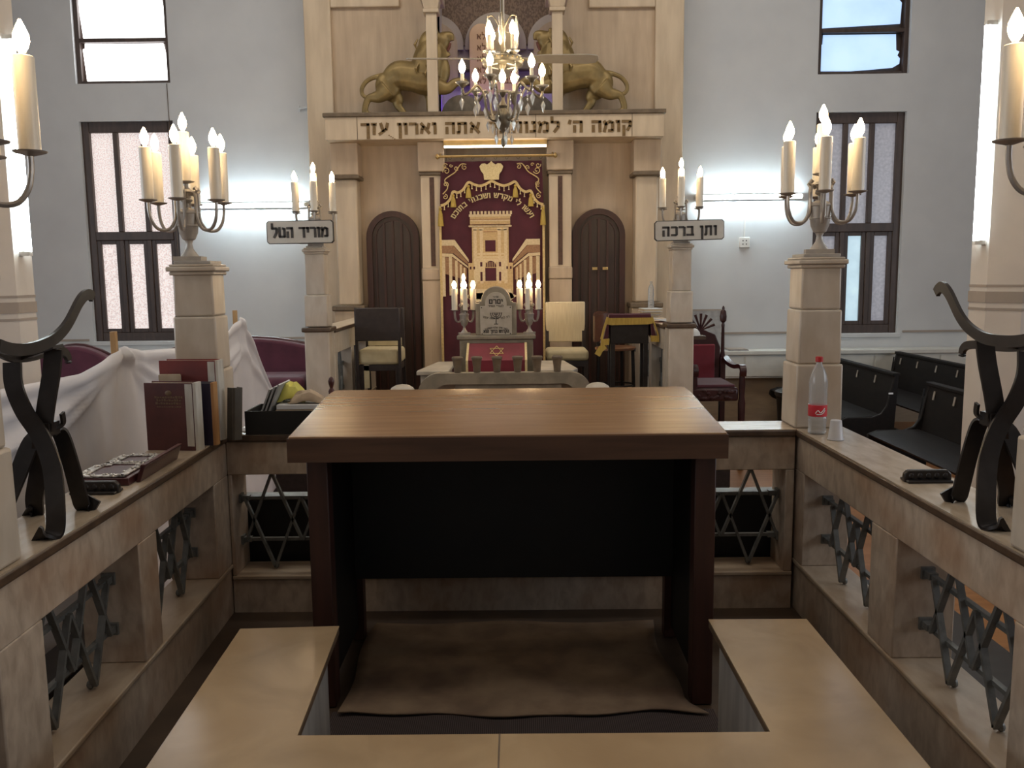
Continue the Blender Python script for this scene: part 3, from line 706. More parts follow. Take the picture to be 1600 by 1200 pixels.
# ================================================================== BALUSTRADES OF THE READING PLATFORM
def grille_parts(parent, x0, x1, yg, zb, zt, pitch=.283, first=None, small=False):
    """wrought stars between two long bars; local x runs along the balustrade"""
    r = .0095 if not small else .007
    m = MB(); H = zt - zb
    zl, zu = zb + H * .30, zb + H * .72
    m.box(x0 + .03, yg - r, zl - r * .8, x1 - .03, yg + r, zl + r * .8); m.box(x0 + .03, yg - r, zu - r * .8, x1 - .03, yg + r, zu + r * .8)
    L = x1 - x0; n = max(1, int((L - .06) / pitch + .25)); s0 = x0 + L / 2 - (n - 1) * pitch / 2
    hw = pitch * .49
    for k in range(n):
        c = s0 + k * pitch
        for (ax, az), (bx, bz) in (((c - hw, zl), (c, zt - .012)), ((c, zt - .012), (c + hw, zl)), ((c - hw, zu), (c, zb + .012)), ((c, zb + .012), (c + hw, zu))):
            m.ribbon([(ax, yg - r * 1.6, az), (bx, yg - r * 1.6, bz)], (0, 1, 0), .022, .0125)
        m.ell((c, yg, zt - .016), (.013, .013, .016), 8, 6); m.ell((c, yg, zb + .016), (.013, .013, .016), 8, 6)
    g = m.build('star_grille', 'iron_grey', parent)
    for x, s in ((x0, 1), (x1, -1)):
        for z in (zl, zu):
            cl = MB()
            cl.box(min(x, x + s * .05), yg - .016, z - .012, max(x, x + s * .05), yg + .016, z + .012)
            cl.box(min(x, x + s * .012), yg - .024, z - .022, max(x, x + s * .012), yg + .024, z + .022)
            cl.build('grille_clamp', 'iron_grey', g)
def balustrade(label, loc, rz, L, opens, depth=.22, zc=.90, zo=.70, zs=.25, x_cop=(0, 0), name='marble_balustrade', small=False, mats=('rail_marble', 'coping_top'), over=.014, zbase=0):
    t = thing(name, label, 'balustrade', loc, rz)
    th = .036
    MB().box(-x_cop[0], -over, zc - th, L + x_cop[1], depth + over, zc - .003).build('coping', 'coping_edge', t, bevel=.008)
    MB().box(-x_cop[0] + .001, -over + .004, zc - .006, L + x_cop[1] - .001, depth + over - .004, zc).build('coping_slab', mats[1], t)
    MB().box(0, 0, zo, L, depth, zc - th).build('top_beam', mats[0], t, bevel=.004)
    MB().box(0, .004, zbase, L, depth, zs - .02).build('base_panel', mats[0], t)
    MB().box(0, -.006, zs - .02, L, depth, zs).build('sill', 'sill_marble', t, bevel=.005)
    x = 0
    for a, c in list(opens) + [(L, L)]:
        if a - x > .005: MB().box(x, 0, zs, a, depth, zo).build('post', mats[0], t, bevel=.005)
        x = c
    for a, c in opens: grille_parts(t, a, c, depth * .52, zs, zo, small=small, pitch=.283 if not small else .2)
    return t
# front (towards the ark), right and left sides
balustrade('cream marble balustrade with iron stars behind the wooden table', (-1.419, 4.08, 0), 0, 2.757, [(.02, .92), (.99, 1.79), (1.86, 2.715)], zs=.19)
balustrade('cream marble balustrade with iron stars on the right, carrying the plastic bottle', (1.35, 4.315, 0), R(-90), 3.3, [(.335, 1.115), (1.335, 2.065), (2.285, 3.0)])
balustrade('cream marble balustrade with iron stars on the left, carrying the maroon book', (-1.312, 1.265, 0), R(92.2), 3.05, [(.30, .83), (1.055, 1.735), (1.905, 2.61)])

# ------------------------------------------------------------------ stepped pillars
def pillar(label, loc, rz=0, name='marble_pillar', mt='pillar_marble', prof=None, cap=None):
    t = thing(name, label, 'pillar', loc, rz)
    for k, (z0, z1, w) in enumerate(prof):
        MB().taper(0, 0, z0, z1, w, w * .985).build(['pillar_base', 'pillar_shaft', 'pillar_neck'][k], mt, t, bevel=.010)
    z, w = cap
    b = MB(); b.box(-w / 2, -w / 2, z, w / 2, w / 2, z + .022); b.box(-w / 2 + .012, -w / 2 + .012, z - .018, w / 2 - .012, w / 2 - .012, z); b.box(-w / 2 + .012, -w / 2 + .012, z + .022, w / 2 - .012, w / 2 - .012, z + .034)
    b.build('capital', mt, t, bevel=.006)
    MB().box(-w / 2 + .03, -w / 2 + .03, z + .034, w / 2 - .03, w / 2 - .03, z + .05).build('top_plate', 'silver_paint', t, bevel=.003)
    return t
PR = [(0, .31, .225), (.31, .57, .205), (.57, .775, .19)]
CAP = (.785, .235)
pillar('stepped marble pillar at the right front corner behind the plastic bottle', (1.448, 4.20, .90), prof=PR, cap=CAP)
pillar('stepped marble pillar at the left front corner behind the stacked books', (-1.548, 4.20, .90), R(2), prof=PR, cap=CAP)
PN = [(0, .31, .225), (.31, .57, .205), (.57, .74, .19)]
pillar('marble pillar cut off by the right picture edge, beside the curved iron stand', (1.452, 2.17, .90), prof=PN, cap=(.75, .235))
pillar('marble pillar cut off by the left picture edge, beside the curved iron stand', (-1.462, 2.135, .90), R(2), prof=PN, cap=(.75, .235))
SP = [(0, .90, .215), (.93, 1.20, .195), (1.20, 1.55, .165)]
for cx, side, lab in ((-1.715, -1, 'stepped marble pillar under the left lettered sign'), (1.40, 1, 'stepped marble pillar under the right lettered sign')):
    t = pillar(lab, (cx, 7.42, .30), prof=SP, cap=(1.565, .20))
    MB().box(-.125, -.125, .885, .125, .125, .925).build('collar', 'coping_edge', t, bevel=.01)

# ------------------------------------------------------------------ candelabra
def candelabrum(label, loc, rz, group=None, r=.178):
    t = thing('candelabrum', label, 'candelabrum', loc, rz, group)
    b = MB(); b.box(-.065, -.065, 0, .065, .065, .022); b.lathe([(.045, .022), (.035, .035), (.018, .06), (.014, .085), (.020, .10)], n=16); b.build('foot', 'silver_paint', t)
    b = MB(); b.lathe([(.012, .095), (.03, .105), (.043, .135), (.047, .165), (.051, .167), (.051, .173), (.049, .175), (.053, .225), (.057, .228), (.055, .236), (.05, .24), (.03, .25), (.012, .255)], n=20); b.build('urn', 'silver_paint', t)
    b = MB(); b.lathe([(.008, .25), (.012, .262), (.009, .275), (.026, .285), (.028, .292), (.02, .298), (.024, .325), (.03, .33), (.026, .338), (.012, .345), (.010, .36), (.012, .372)], n=16); b.build('hub', 'silver_paint', t)
    def candle(x, y, z, h):
        b = MB(); b.lathe([(.006, -.006), (.040, .004), (.042, .008), (.006, .006)], (x, y, z), 16); sa = b.build('saucer', 'arm_metal', t)
        b = MB(); b.lathe([(.027, .006), (.0275, h), (.024, h + .003), (.008, h + .003), (.008, h + .012), (.004, h + .012)], (x, y, z), 16); ca = b.build('candle', 'candle_plastic', t)
        b = MB(); b.lathe([(.006, 0), (.015, .015), (.020, .032), (.019, .048), (.011, .068), (.003, .085)], (x, y, z + h + .008), 12); b.build('bulb', 'bulb_warm', ca)
    for k in range(6):
        a = R(30 + 60 * k); c, s = math.cos(a), math.sin(a)
        pr = [(.028, .315), (.048, .325), (.055, .30), (.056, .24), (.062, .19), (.085, .155), (.115, .146), (.145, .155), (.168, .19), (.177, .235), (.178, .275)]
        pts = spline([(q * c * r / .178, q * s * r / .178, z) for q, z in pr], 4)
        m = MB(); m.tube(pts, .0078, 8)
        m.tube([(.05 * c, .05 * s, .315), (.065 * c, .065 * s, .335), (.055 * c, .055 * s, .35), (.045 * c, .045 * s, .34)], .006, 6)
        m.build('arm', 'arm_metal', t)
        candle(r * c, r * s, .278, .245)
    candle(0, 0, .372, .235)
    return t
zt = .90 + .835
cd = candelabrum('seven-light silver candelabrum on the left front marble pillar, before the left window', (-1.585, 4.20, zt), R(8))
again(cd, 'seven-light silver candelabrum on the right front marble pillar, before the right window', (1.462, 4.20, zt), R(-14))
again(cd, 'candelabrum with lit candle cut off by the left picture edge', (-1.42, 2.20, zt - .035), R(2))
again(cd, 'candelabrum with lit candles cut off by the right picture edge', (1.455, 2.24, zt - .035), R(6))
again(cd, 'candelabrum with lit candles above the left lettered sign', (-1.715, 7.42, 1.915), R(12))
again(cd, 'candelabrum with lit candles above the right lettered sign', (1.40, 7.42, 1.915), R(-10))
cl = candelabrum('small candelabrum with lit candles to the left of the white stone tablet', (-.525, 8.52, 1.07), R(10), r=.125)
cl.scale = (.86,) * 3
again(cl, 'small candelabrum with lit candles to the right of the white stone tablet', (.12, 8.52, 1.07), R(-8))

# ------------------------------------------------------------------ lettered signs on the far pillars
def sign(x0, x1, z0, z1, txt, label, tilt, tw, th):
    w, h = x1 - x0, z1 - z0
    t = thing('sign', label, 'sign', ((x0 + x1) / 2, 7.215, (z0 + z1) / 2)); t.rotation_euler = (0, R(tilt), 0)
    def rr(w, h, q): return [(-w / 2 + q, -h / 2), (w / 2 - q, -h / 2), (w / 2, -h / 2 + q), (w / 2, h / 2 - q), (w / 2 - q, h / 2), (-w / 2 + q, h / 2), (-w / 2, h / 2 - q), (-w / 2, -h / 2 + q)]
    MB().prism(rr(w, h, .018), -.012, .02).build('board', 'dark_letter', t)
    MB().prism(rr(w - .012, h - .012, .016), -.016, -.010).build('face', 'sign_face', t)
    b = MB(); write(b, txt, 0, -.045, th, -.016, .004, wt=.22, width=tw); b.build('lettering', 'dark_letter', t, smooth=False)
    b = MB(); b.box(-.03, .02, -h / 2, .03, .11, -h / 2 + .06); b.build('bracket', 'silver_paint', t)
sign(-2.07, -1.515, 1.93, 2.12, 'מוריד הטל', 'grey lettered sign with rounded corners on the left far pillar', -.4, .47, .085)
sign(1.145, 1.72, 1.92, 2.085, 'ותן ברכה', 'grey lettered sign with square corners on the right far pillar', -.9, .45, .08)

# ================================================================== TABLE, RUG, BENCH
t = thing('reading_table', 'large brown wooden reading table with sloping top', 'table', (-.045, 3.45, 0))
TX0, TX1 = -.835, .755
m = MB()
m.prism([(3.05, .984), (3.05, 1.078), (3.71, 1.139), (3.87, 1.139), (3.87, 1.05), (3.71, 1.05)], TX0, TX1, 'yz')
m.build('tabletop', 'table_wood_lit', t, True, bevel=.004)
m = MB(); m.prism([(3.044, .984), (3.044, 1.072), (3.05, 1.072), (3.05, .984)], TX0 - .003, TX1 + .003, 'yz'); m.build('front_edge', 'table_wood', t, True)
for x in (-.79, .655):
    m = MB(); m.box(x, 3.12, .004, x + .078, 3.20, 1.0); m.build('leg', 'table_leg_wood', t, True, bevel=.004)
for x in (-.785, .685):
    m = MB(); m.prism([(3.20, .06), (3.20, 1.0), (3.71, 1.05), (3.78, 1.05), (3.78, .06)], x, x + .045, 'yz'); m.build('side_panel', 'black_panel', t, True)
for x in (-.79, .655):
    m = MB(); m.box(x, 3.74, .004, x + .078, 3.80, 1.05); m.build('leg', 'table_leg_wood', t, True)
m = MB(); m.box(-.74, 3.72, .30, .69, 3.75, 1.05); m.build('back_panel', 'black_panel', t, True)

m = MB(); n, k = 26, 22; vs = []; fs = []
for j in range(k + 1):
    for i in range(n + 1):
        u, v = i / n, j / k
        x = -.69 + 1.31 * u + .015 * math.sin(v * 7) + .08 * u * max(0, 1 - v * 9); y = 3.03 + .86 * v + (.014 * math.sin(u * 9) + .012 * math.sin(u * 23 + 1)) * (1 - v)
        z = .012 + .006 * math.sin(u * 11 + v * 9) + (.012 * max(0, math.sin(u * 13 + 2)) * (1 - v) ** 3)
        vs.append((x, y, z))
for j in range(k):
    for i in range(n): fs.append((j * (n + 1) + i, j * (n + 1) + i + 1, (j + 1) * (n + 1) + i + 1, (j + 1) * (n + 1) + i))
m.add(vs, fs)
o = m.build('rug', 'rug'); s = o.modifiers.new('thick', 'SOLIDIFY'); s.thickness = .008; s.offset = 1
tag(o, 'worn beige rug with stained pile lying under the wooden table', 'rug')
o = MB().box(-.72, 2.86, .001, .73, 3.08, .008).build('ribbed_mat', 'ribbed_mat'); tag(o, 'dark ribbed mat on the floor in front of the beige rug', 'mat')

t = thing('marble_bench', 'low U-shaped marble bench in the foreground', 'bench', (.02, 2.1, 0))
m = MB(); z0, z1 = .418, .45
U = [(-.967, 2.825), (-.628, 2.842), (-.592, 2.128), (.655, 2.128), (.657, 2.872), (.998, 2.868), (.994, 1.74), (-.92, 1.74)]
m.prism(U, z1 - .005, z1, 'xy'); m.build('bench_slab', 'bench_top', t, True)
m = MB(); m.prism(U, z0, z1 - .004, 'xy'); m.build('slab_edge', 'bench_edge', t, True, bevel=.006)
m = MB()
m.prism([(-.945, 2.80), (-.668, 2.815), (-.635, 2.09), (.69, 2.09), (.69, 2.84), (.972, 2.84), (.97, 1.80), (-.90, 1.80)], .0, z0, 'xy')
m.build('bench_wall', 'bench_side', t, True)
m = MB(); m.box(-.06, 1.74, z1, -.055, 2.128, z1 + .0006); m.build('slab_joint', 'bench_edge', t, True)

# dark wooden benches along the outside of the platform
def plain_bench(label, loc, rz, L, ztop=.33, d=.36):
    t = thing('wooden_bench', label, 'bench', loc, rz)
    H = ztop - ZF
    MB().box(0, 0, H - .035, L, d, H).build('seat', 'black_wood', t, bevel=.006)
    for x in (.05, L - .09): MB().box(x, .03, 0, x + .04, d - .03, H - .035).build('leg', 'black_wood', t)
    MB().box(.09, .10, .04, L - .09, .13, H - .035).build('apron', 'black_wood', t)
    return t
t = thing('panelled_bench', 'long black panelled bench back with grey rim seen through the iron stars behind the table', 'bench', (-.05, 4.345, ZF))
MB().box(-1.50, -.01, .625, 1.50, .07, .65).build('top_rim', 'iron_grey', t, bevel=.006)
MB().box(-1.49, 0, 0, 1.49, .06, .625).build('back_panel', 'black_panel', t)
plain_bench('low dark bench seen through the iron stars of the right balustrade', (1.98, 4.2, ZF), R(-90), 2.9, .10, .34).location = (1.66, 4.2, ZF)
plain_bench('low dark bench seen through the iron stars of the left balustrade', (-1.74, 1.3, ZF), R(90), 2.6, .14, .20)

# ================================================================== CURVED IRON STANDS ON THE SIDE BALUSTRADES
def iron_stand(s, label, dx=0, dy=0):
    t = thing('iron_stand', label, 'stand', (s * 1.47 + dx, 2.6 + dy, .904))
    def Q(pts): return spline([(s * (x - 1.47), y - 2.6, z - .90) for x, y, z in pts], 6)
    xin, xout = 1.40, 1.545
    # long cradle rail with scrolled ends and a shorter lower rail
    xin, xout = 1.40, 1.53
    up = [(2.885, 1.572), (2.872, 1.584), (2.845, 1.592), (2.80, 1.570), (2.725, 1.502), (2.66, 1.466), (2.57, 1.443), (2.467, 1.442), (2.38, 1.450), (2.32, 1.465)] if s > 0 else \
         [(2.835, 1.588), (2.822, 1.597), (2.79, 1.598), (2.745, 1.575), (2.665, 1.510), (2.59, 1.474), (2.51, 1.457), (2.427, 1.452), (2.35, 1.460), (2.30, 1.474)]
    lo = [(2.948, 1.350), (2.945, 1.375), (2.915, 1.392), (2.84, 1.400), (2.694, 1.404), (2.59, 1.416), (2.50, 1.44)] if s > 0 else \
         [(2.898, 1.365), (2.895, 1.390), (2.865, 1.410), (2.80, 1.418), (2.684, 1.409), (2.581, 1.415), (2.50, 1.445)]
    MB().ribbon(Q([(xin, y, z) for y, z in up]), (0, 0, 1), .034, .012).build('cradle_rail', 'iron_black', t)
    MB().ribbon(Q([(xout, y, z) for y, z in lo]), (0, 0, 1), .028, .012).build('lower_rail', 'iron_black', t)
    MB().ribbon(Q([(xin + .01, 2.62, 1.445), (xout, 2.64, 1.408)]), (0, 1, 0), .05, .01).build('tie_bar', 'iron_black', t)
    # crossing legs: flat strips with hooked feet
    def leg(pts, w=.054, wd=(1, 0, 0), foot=None):
        m = MB(); p = Q(pts); m.ribbon(p, wd, w, .010)
        m.build('leg', 'iron_black', t)
    leg([(1.43, 2.63, 1.435), (1.438, 2.62, 1.36), (1.452, 2.605, 1.27), (1.468, 2.60, 1.18), (1.505, 2.63, 1.06), (1.545, 2.66, .96), (1.56, 2.68, .905), (1.585, 2.67, .915)])
    leg([(1.535, 2.585, 1.40), (1.53, 2.575, 1.33), (1.505, 2.575, 1.25), (1.46, 2.575, 1.17), (1.42, 2.55, 1.08), (1.375, 2.47, .97), (1.368, 2.44, .908), (1.385, 2.415, .906), (1.405, 2.41, .918)])
    leg([(1.475, 2.655, 1.172), (1.465, 2.672, 1.176), (1.455, 2.685, 1.15), (1.442, 2.70, 1.06), (1.435, 2.72, .96), (1.43, 2.73, .912), (1.418, 2.74, .906), (1.400, 2.745, .935)], .052)
    leg([(1.49, 2.66, 1.175), (1.515, 2.62, 1.15), (1.55, 2.58, 1.04), (1.565, 2.52, .95), (1.57, 2.50, .908), (1.595, 2.49, .915)])
    MB().ribbon(Q([(1.425, 2.64, 1.235), (1.43, 2.65, 1.20), (1.445, 2.64, 1.185)]), (0, 1, 0), .02, .008).build('hook', 'iron_black', t)
    MB().box(s * .0 - .03, -.015, .27, s * .0 + .03, .05, .31).build('cross_joint', 'iron_black', t)
iron_stand(1, 'curved black iron stand with crossing legs on the right balustrade')
iron_stand(-1, 'curved black iron stand with crossing legs on the left balustrade', .0, .0)

def rest(cx, cy, label, rz):
    t = thing('book_rest', label, 'book rest', (cx, cy, .90), rz)
    MB().prism([(-.085, 0), (-.083, .030), (-.070, .043), (.070, .043), (.083, .030), (.085, 0)], -.012, .012).build('back_plate', 'iron_black', t, bevel=.004)
    MB().box(-.08, -.035, 0, .08, .035, .010).build('foot_plate', 'iron_black', t, bevel=.003)
    b = MB()
    for k in range(5): b.ell((-.06 + .03 * k, -.012, .022), (.010, .005, .012), 8, 6)
    b.build('relief', 'iron_black', t)
rest(-1.50, 2.965, 'small black moulded rest on the left balustrade in front of the silver frame', R(0))
rest(1.462, 3.015, 'small black moulded rest on the right balustrade beside the iron stand', R(0))

# ================================================================== THINGS LYING ON THE BALUSTRADES
ZC = .90
# standing books at the left corner
def book(label, x0, y, w, h, th, rz, cover, spine=None, pages=True, mark=False, tilt=0, name='book'):
    """cover faces the reader (-y); spine on the +x side"""
    t = thing(name, label, 'book', (x0, y, ZC), rz); t.rotation_euler = (R(tilt), 0, rz)
    MB().box(0, -.004, 0, w, .0, h).build('front_cover', cover, t, bevel=.0015)
    MB().box(0, th - .004, 0, w, th, h).build('back_cover', cover, t, bevel=.0015)
    MB().box(.006, .0, .006, w - .012, th - .004, h - .006).build('pages', 'page_edge', t)
    m = MB(); pts = [(w - .004, -.004), (w + .010, .004), (w + .015, th / 2), (w + .010, th - .008), (w - .004, th)]
    m.prism(pts, 0, h, 'xy'); m.build('spine', spine or cover, t)
    if spine and spine.startswith('tape'):
        MB().box(w - .035, -.006, .02, w - .003, -.004, h - .005).build('spine_tape', spine, t)
    if mark:
        b = MB()
        b.ell((w * .5, -.0045, h * .85), (.016, .002, .012), 10, 6)
        for k, (ww, hh) in enumerate(((.58, .010), (.50, .012), (.55, .010), (.5, .006))):
            zz = h * (.775 - k * .045); xx = w * .5 - w * ww / 2
            rr = random.Random(k)
            while xx < w * .5 + w * ww / 2 - .004:
                q = rr.uniform(.006, .011); b.box(xx, -.0052, zz, xx + q, -.004, zz + hh * rr.uniform(.5, 1)); xx += q + .003
        b.build('gilt_ornament', 'gilt_worn', t)
    return t
book('maroon book with worn gilt cover, front of the row, white taped spine', -1.640, 3.725, .225, .30, .065, R(-7), 'book_maroon', 'tape_white', mark=True)
book('dark navy book with orange spine behind the maroon book', -1.615, 3.835, .235, .285, .055, R(-5), 'book_navy', 'spine_orange')
book('tall red book rising above the others, white taped spine', -1.665, 3.955, .270, .375, .075, R(-5), 'book_red', 'tape_white')
book('slim olive book leaning at the right end of the book row', -1.365, 3.955, .035, .245, .055, R(-32), 'book_olive', 'book_olive', tilt=-4)
t = thing('booklet', 'thin tan booklet wedged between the books, only its top showing', 'booklet', (-1.655, 3.915, ZC))
MB().box(0, 0, 0, .10, .012, .312).build('cover', 'paper_tan', t); MB().box(.003, .003, .003, .097, .009, .315).build('pages', 'page_edge', t)

# silver-ornamented frame in a wooden tray
t = thing('frame_tray', 'dark red wooden tray with ornate silver frame lying on the left balustrade', 'tray', (-1.525, 3.27, ZC), R(3))
MB().prism([(-.135, -.21), (.085, -.21), (.085, .21), (-.04, .21), (-.09, .16), (-.12, .02), (-.14, -.02)], 0, .028, 'xy').build('tray', 'dark_red_wood', t, bevel=.003)
m = MB()
for x0, y0, x1, y1 in ((-.125, -.20, -.085, .0), (-.10, -.01, -.062, .18), (.035, -.20, .065, .19), (-.125, -.20, .065, -.17), (-.06, .17, .065, .20), (-.10, .02, .06, .05)):
    m.box(x0, y0, .028, x1, y1, .036)
m.build('silver_frame', 'silver_ornate', t, bevel=.003)
b = MB()
rr = random.Random(5)
for _ in range(90):
    e = rr.choice(((-.105, -.19, -.105, .0), (-.08, .0, -.08, .17), (.05, -.19, .05, .19), (-.12, -.185, .06, -.185), (-.05, .185, .06, .185), (-.09, .035, .05, .035)))
    u = rr.random(); b.ell((e[0] + (e[2] - e[0]) * u + rr.uniform(-.012, .012), e[1] + (e[3] - e[1]) * u + rr.uniform(-.012, .012), .037), (.006, .006, .004), 6, 4)
b.build('silver_relief', 'silver_ornate', t)
MB().box(-.085, -.17, .028, .035, .02, .030).build('inset', 'dark_red_wood', t); MB().box(-.06, .05, .028, .035, .17, .030).build('inset', 'dark_red_wood', t)
m = MB(); m.prism([(.090, 0), (.106, 0), (.126, .060), (.110, .060)], -.16, .25, 'xz'); m.build('raised_edge', 'dark_red_wood', t, bevel=.003)
MB().prism([(.110, .060), (.126, .060), (.128, .066), (.112, .066)], -.16, .25, 'xz').build('edge_strip', 'book_maroon', t)

# black box with papers
t = thing('box', 'open black box on the balustrade, left of the wooden table', 'box', (-1.14, 4.19, ZC))
MB().box(-.175, -.125, 0, .175, -.115, .115).build('side', 'black_panel', t); MB().box(-.175, .115, 0, .175, .125, .115).build('side', 'black_panel', t)
MB().box(-.175, -.115, 0, -.165, .115, .115).build('side', 'black_panel', t); MB().box(.165, -.115, 0, .175, .115, .115).build('side', 'black_panel', t)
MB().box(-.165, -.115, 0, .165, .115, .006).build('base', 'black_panel', t)
for k in range(3):
    t = thing('magazine', ['grey magazine leaning outermost on the left side of the black box', 'grey magazine leaning in the middle of three in the black box', 'grey magazine leaning innermost of three in the black box'][k], 'magazine', (-1.285 + .018 * k, 4.19, ZC + .008)); t.rotation_euler = (0, R(22), 0)
    MB().box(0, -.10, 0, .008, .10, .225 + .012 * k).build('cover', 'paper_grey', t); MB().box(.001, -.098, .002, .007, .098, .227 + .012 * k).build('pages', 'paper', t)
def sheet_pile(name, label, cat, pts, m, loc, th=.006, rz=0):
    o = MB().prism(pts, 0, th, 'xy').build(name, m); o.location = loc; o.rotation_euler = (0, 0, rz); tag(o, label, cat); return o
t = thing('paper_stack', 'stack of white papers filling the black box', 'papers', (-1.09, 4.19, ZC + .008))
for k in range(6): MB().box(-.10 + .004 * k, -.09, .022 * k, .13, .095 - .004 * (k % 3), .022 * k + .020).build('sheaf', ['paper', 'paper_tan', 'paper'][k % 3], t)
def crumple(name, label, cat, loc, sx, sy, sz, m, seed):
    rr = random.Random(seed); b = MB(); n = 9; vs = []; fs = []
    for j in range(n + 1):
        for i in range(n + 1):
            u, v = i / n - .5, j / n - .5
            vs.append((u * sx + rr.uniform(-.006, .006), v * sy, sz * max(0, 1 - (u * u + v * v) * 3.2) * rr.uniform(.75, 1.1) + .004))
    for j in range(n):
        for i in range(n): fs.append((j * (n + 1) + i, j * (n + 1) + i + 1, (j + 1) * (n + 1) + i + 1, (j + 1) * (n + 1) + i))
    b.add(vs, fs); o = b.build(name, m, ang=20); o.location = loc; s = o.modifiers.new('t', 'SOLIDIFY'); s.thickness = .004; s.offset = -1
    tag(o, label, cat)
crumple('paper_sheet', 'crumpled yellow sheet on top of the papers in the black box', 'paper', (-1.125, 4.22, ZC + .142), .15, .12, .10, 'paper_yellow', 1)
crumple('cloth_bundle', 'tan crumpled cloth lying on the papers in the black box', 'cloth', (-1.03, 4.17, ZC + .142), .18, .10, .06, 'paper_tan', 2)
o = sheet_pile('paper_sheet', 'pale blue sheet flat on the coping between books and black box', 'paper', [(-.04, -.06), (.03, -.06), (.035, .06), (-.04, .06)], 'paper', (-1.372, 4.20, ZC + .001), .003)
t = thing('turned_post', 'red turned wooden finial behind the left rear table corner', 'finial', (-.925, 4.215, ZC))
MB().lathe([(.020, 0), (.020, .02), (.012, .04), (.018, .09), (.016, .12), (.009, .14), (.015, .17), (.016, .19), (.008, .205), (.014, .225), (.016, .24), (.010, .255), (.003, .262)], n=14).build('finial', 'dark_red_wood', t)
MB().lathe([(.022, 0), (.022, .012), (.012, .016)], n=14).build('foot', 'dark_red_wood', t)

# bottle and cup
def bottle(label, loc, s, capm, lab):
    t = thing('plastic_bottle', label, 'bottle', loc)
    prof = [(.030, 0), (.040, .006), (.041, .02), (.038, .03), (.041, .04), (.038, .05), (.041, .06), (.041, .078), (.040, .08), (.040, .135), (.041, .138), (.0395, .16), (.041, .18), (.0395, .20), (.041, .22), (.040, .245), (.034, .275), (.022, .305), (.014, .318), (.0125, .33)]
    MB().lathe([(r * s, z * s) for r, z in prof], n=20).build('body', 'clear_plastic', t)
    MB().lathe([(r * s, z * s) for r, z in ((.015, .33), (.0165, .332), (.0165, .352), (.012, .354))], n=16).build('cap', capm, t)
    if lab:
        MB().lathe([(r * s, z * s) for r, z in ((.0405, .083), (.0415, .084), (.0415, .134), (.0405, .135))], n=24).build('label_band', 'red_label', t)
        b = MB()
        for pts in ([(-.55, .098), (-.3, .112), (-.05, .102), (.2, .11), (.45, .122)], [(-.45, .094), (-.1, .094), (.25, .100), (.5, .114)]):
            p3 = [(.0418 * s * math.sin(a), -.0418 * s * math.cos(a), z * s) for a, z in pts]
            b.tube(spline(p3, 5), .0022, 5)
        b.build('label_script', 'white_ink', t)
    return t
bottle('clear plastic bottle with red label and red cap on the right balustrade', (1.395, 3.955, ZC), 1.02, 'red_cap', True)
t = thing('plastic_cup', 'white plastic cup upside down beside the red labelled bottle', 'cup', (1.425, 3.80, ZC))
MB().lathe([(.034, 0), (.035, .004), (.033, .008), (.024, .088), (.022, .090), (.003, .090)], n=20).build('cup_wall', 'cup_plastic', t)
MB().lathe([(.0355, .0), (.0365, .002), (.0365, .005), (.0350, .006)], n=20).build('rim', 'cup_plastic', t)

# ================================================================== THE DAIS BEFORE THE ARK
for lab, x0, flip in (('low marble side rail before the ark, on the left', -1.61, 1), ('low marble side rail before the ark, on the right', 1.295, -1)):
    if flip > 0: balustrade(lab, (x0, 7.54, .30), R(90), 2.12, [(.10, .75), (.88, 1.55)], depth=.20, zc=.90, zo=.68, zs=.12, small=True, mats=('pillar_marble', 'ark_marble_pale'), name='side_rail', over=.012)
    else: balustrade(lab, (x0, 9.66, .30), R(-90), 2.12, [(.57, 1.24), (1.37, 2.02)], depth=.20, zc=.90, zo=.68, zs=.12, small=True, mats=('pillar_marble', 'ark_marble_pale'), name='side_rail', over=.012)
# stone lectern with the white tablet
ZD = .30
t = thing('stone_lectern', 'stone lectern with white lettered tablet in front of the maroon curtain', 'lectern', (-.205, 8.5, ZD))
m = MB(); m.box(-.36, -.14, 0, .36, .18, .73); m.build('body', 'stone_green', t, bevel=.01)
m = MB(); m.box(-.385, -.16, .73, .385, .20, .77); m.build('shelf', 'stone_green', t, bevel=.008)
sh = [(-.20, .77), (-.20, 1.085), (-.165, 1.085), (-.165, 1.10)] + arc(0, 1.10, .145, 180, 0, 20) + [(.165, 1.10), (.165, 1.085), (.20, 1.085), (.20, .77)]
MB().prism(sh, -.12, -.03).build('headstone', 'stone_green', t, bevel=.008)
pl = [(-.155, .73), (-.155, 1.055), (-.105, 1.055), (-.105, 1.085)] + arc(0, 1.085, .105, 180, 0, 18) + [(.105, 1.085), (.105, 1.055), (.155, 1.055), (.155, .73)]
MB().prism([(x, max(z, .775)) for x, z in pl], -.132, -.118).build('plaque', 'stone_pale', t, bevel=.002)
b = MB(); y = -.132
write(b, 'שויתי', 0, 1.135, .016, y, .002, wt=.16)
write(b, 'יםרם', 0, 1.075, .045, y, .002, wt=.22, width=.135)
write(b, 'לנגדי תמיד', 0, 1.045, .018, y, .002, wt=.18, width=.15)
def arc_up(u, h): a = R(-90) + u / .55; rr_ = .55 - h; return (rr_ * math.cos(a), 1.475 + rr_ * math.sin(a))
write(b, 'דע לפני מי אתה עומד', 0, 0, .020, y, .002, wt=.16, width=.27, fn=arc_up)
def arc_dn(u, h): a = R(90) - u / .40; rr_ = .40 + h; return (rr_ * math.cos(a), .437 + rr_ * math.sin(a))
write(b, 'לפני מלך מלכי המלכים', 0, 0, .015, y, .002, wt=.16, width=.22, fn=arc_dn)
write(b, 'הקדוש ברוך הוא', 0, .793, .030, y, .002, wt=.22, width=.25)
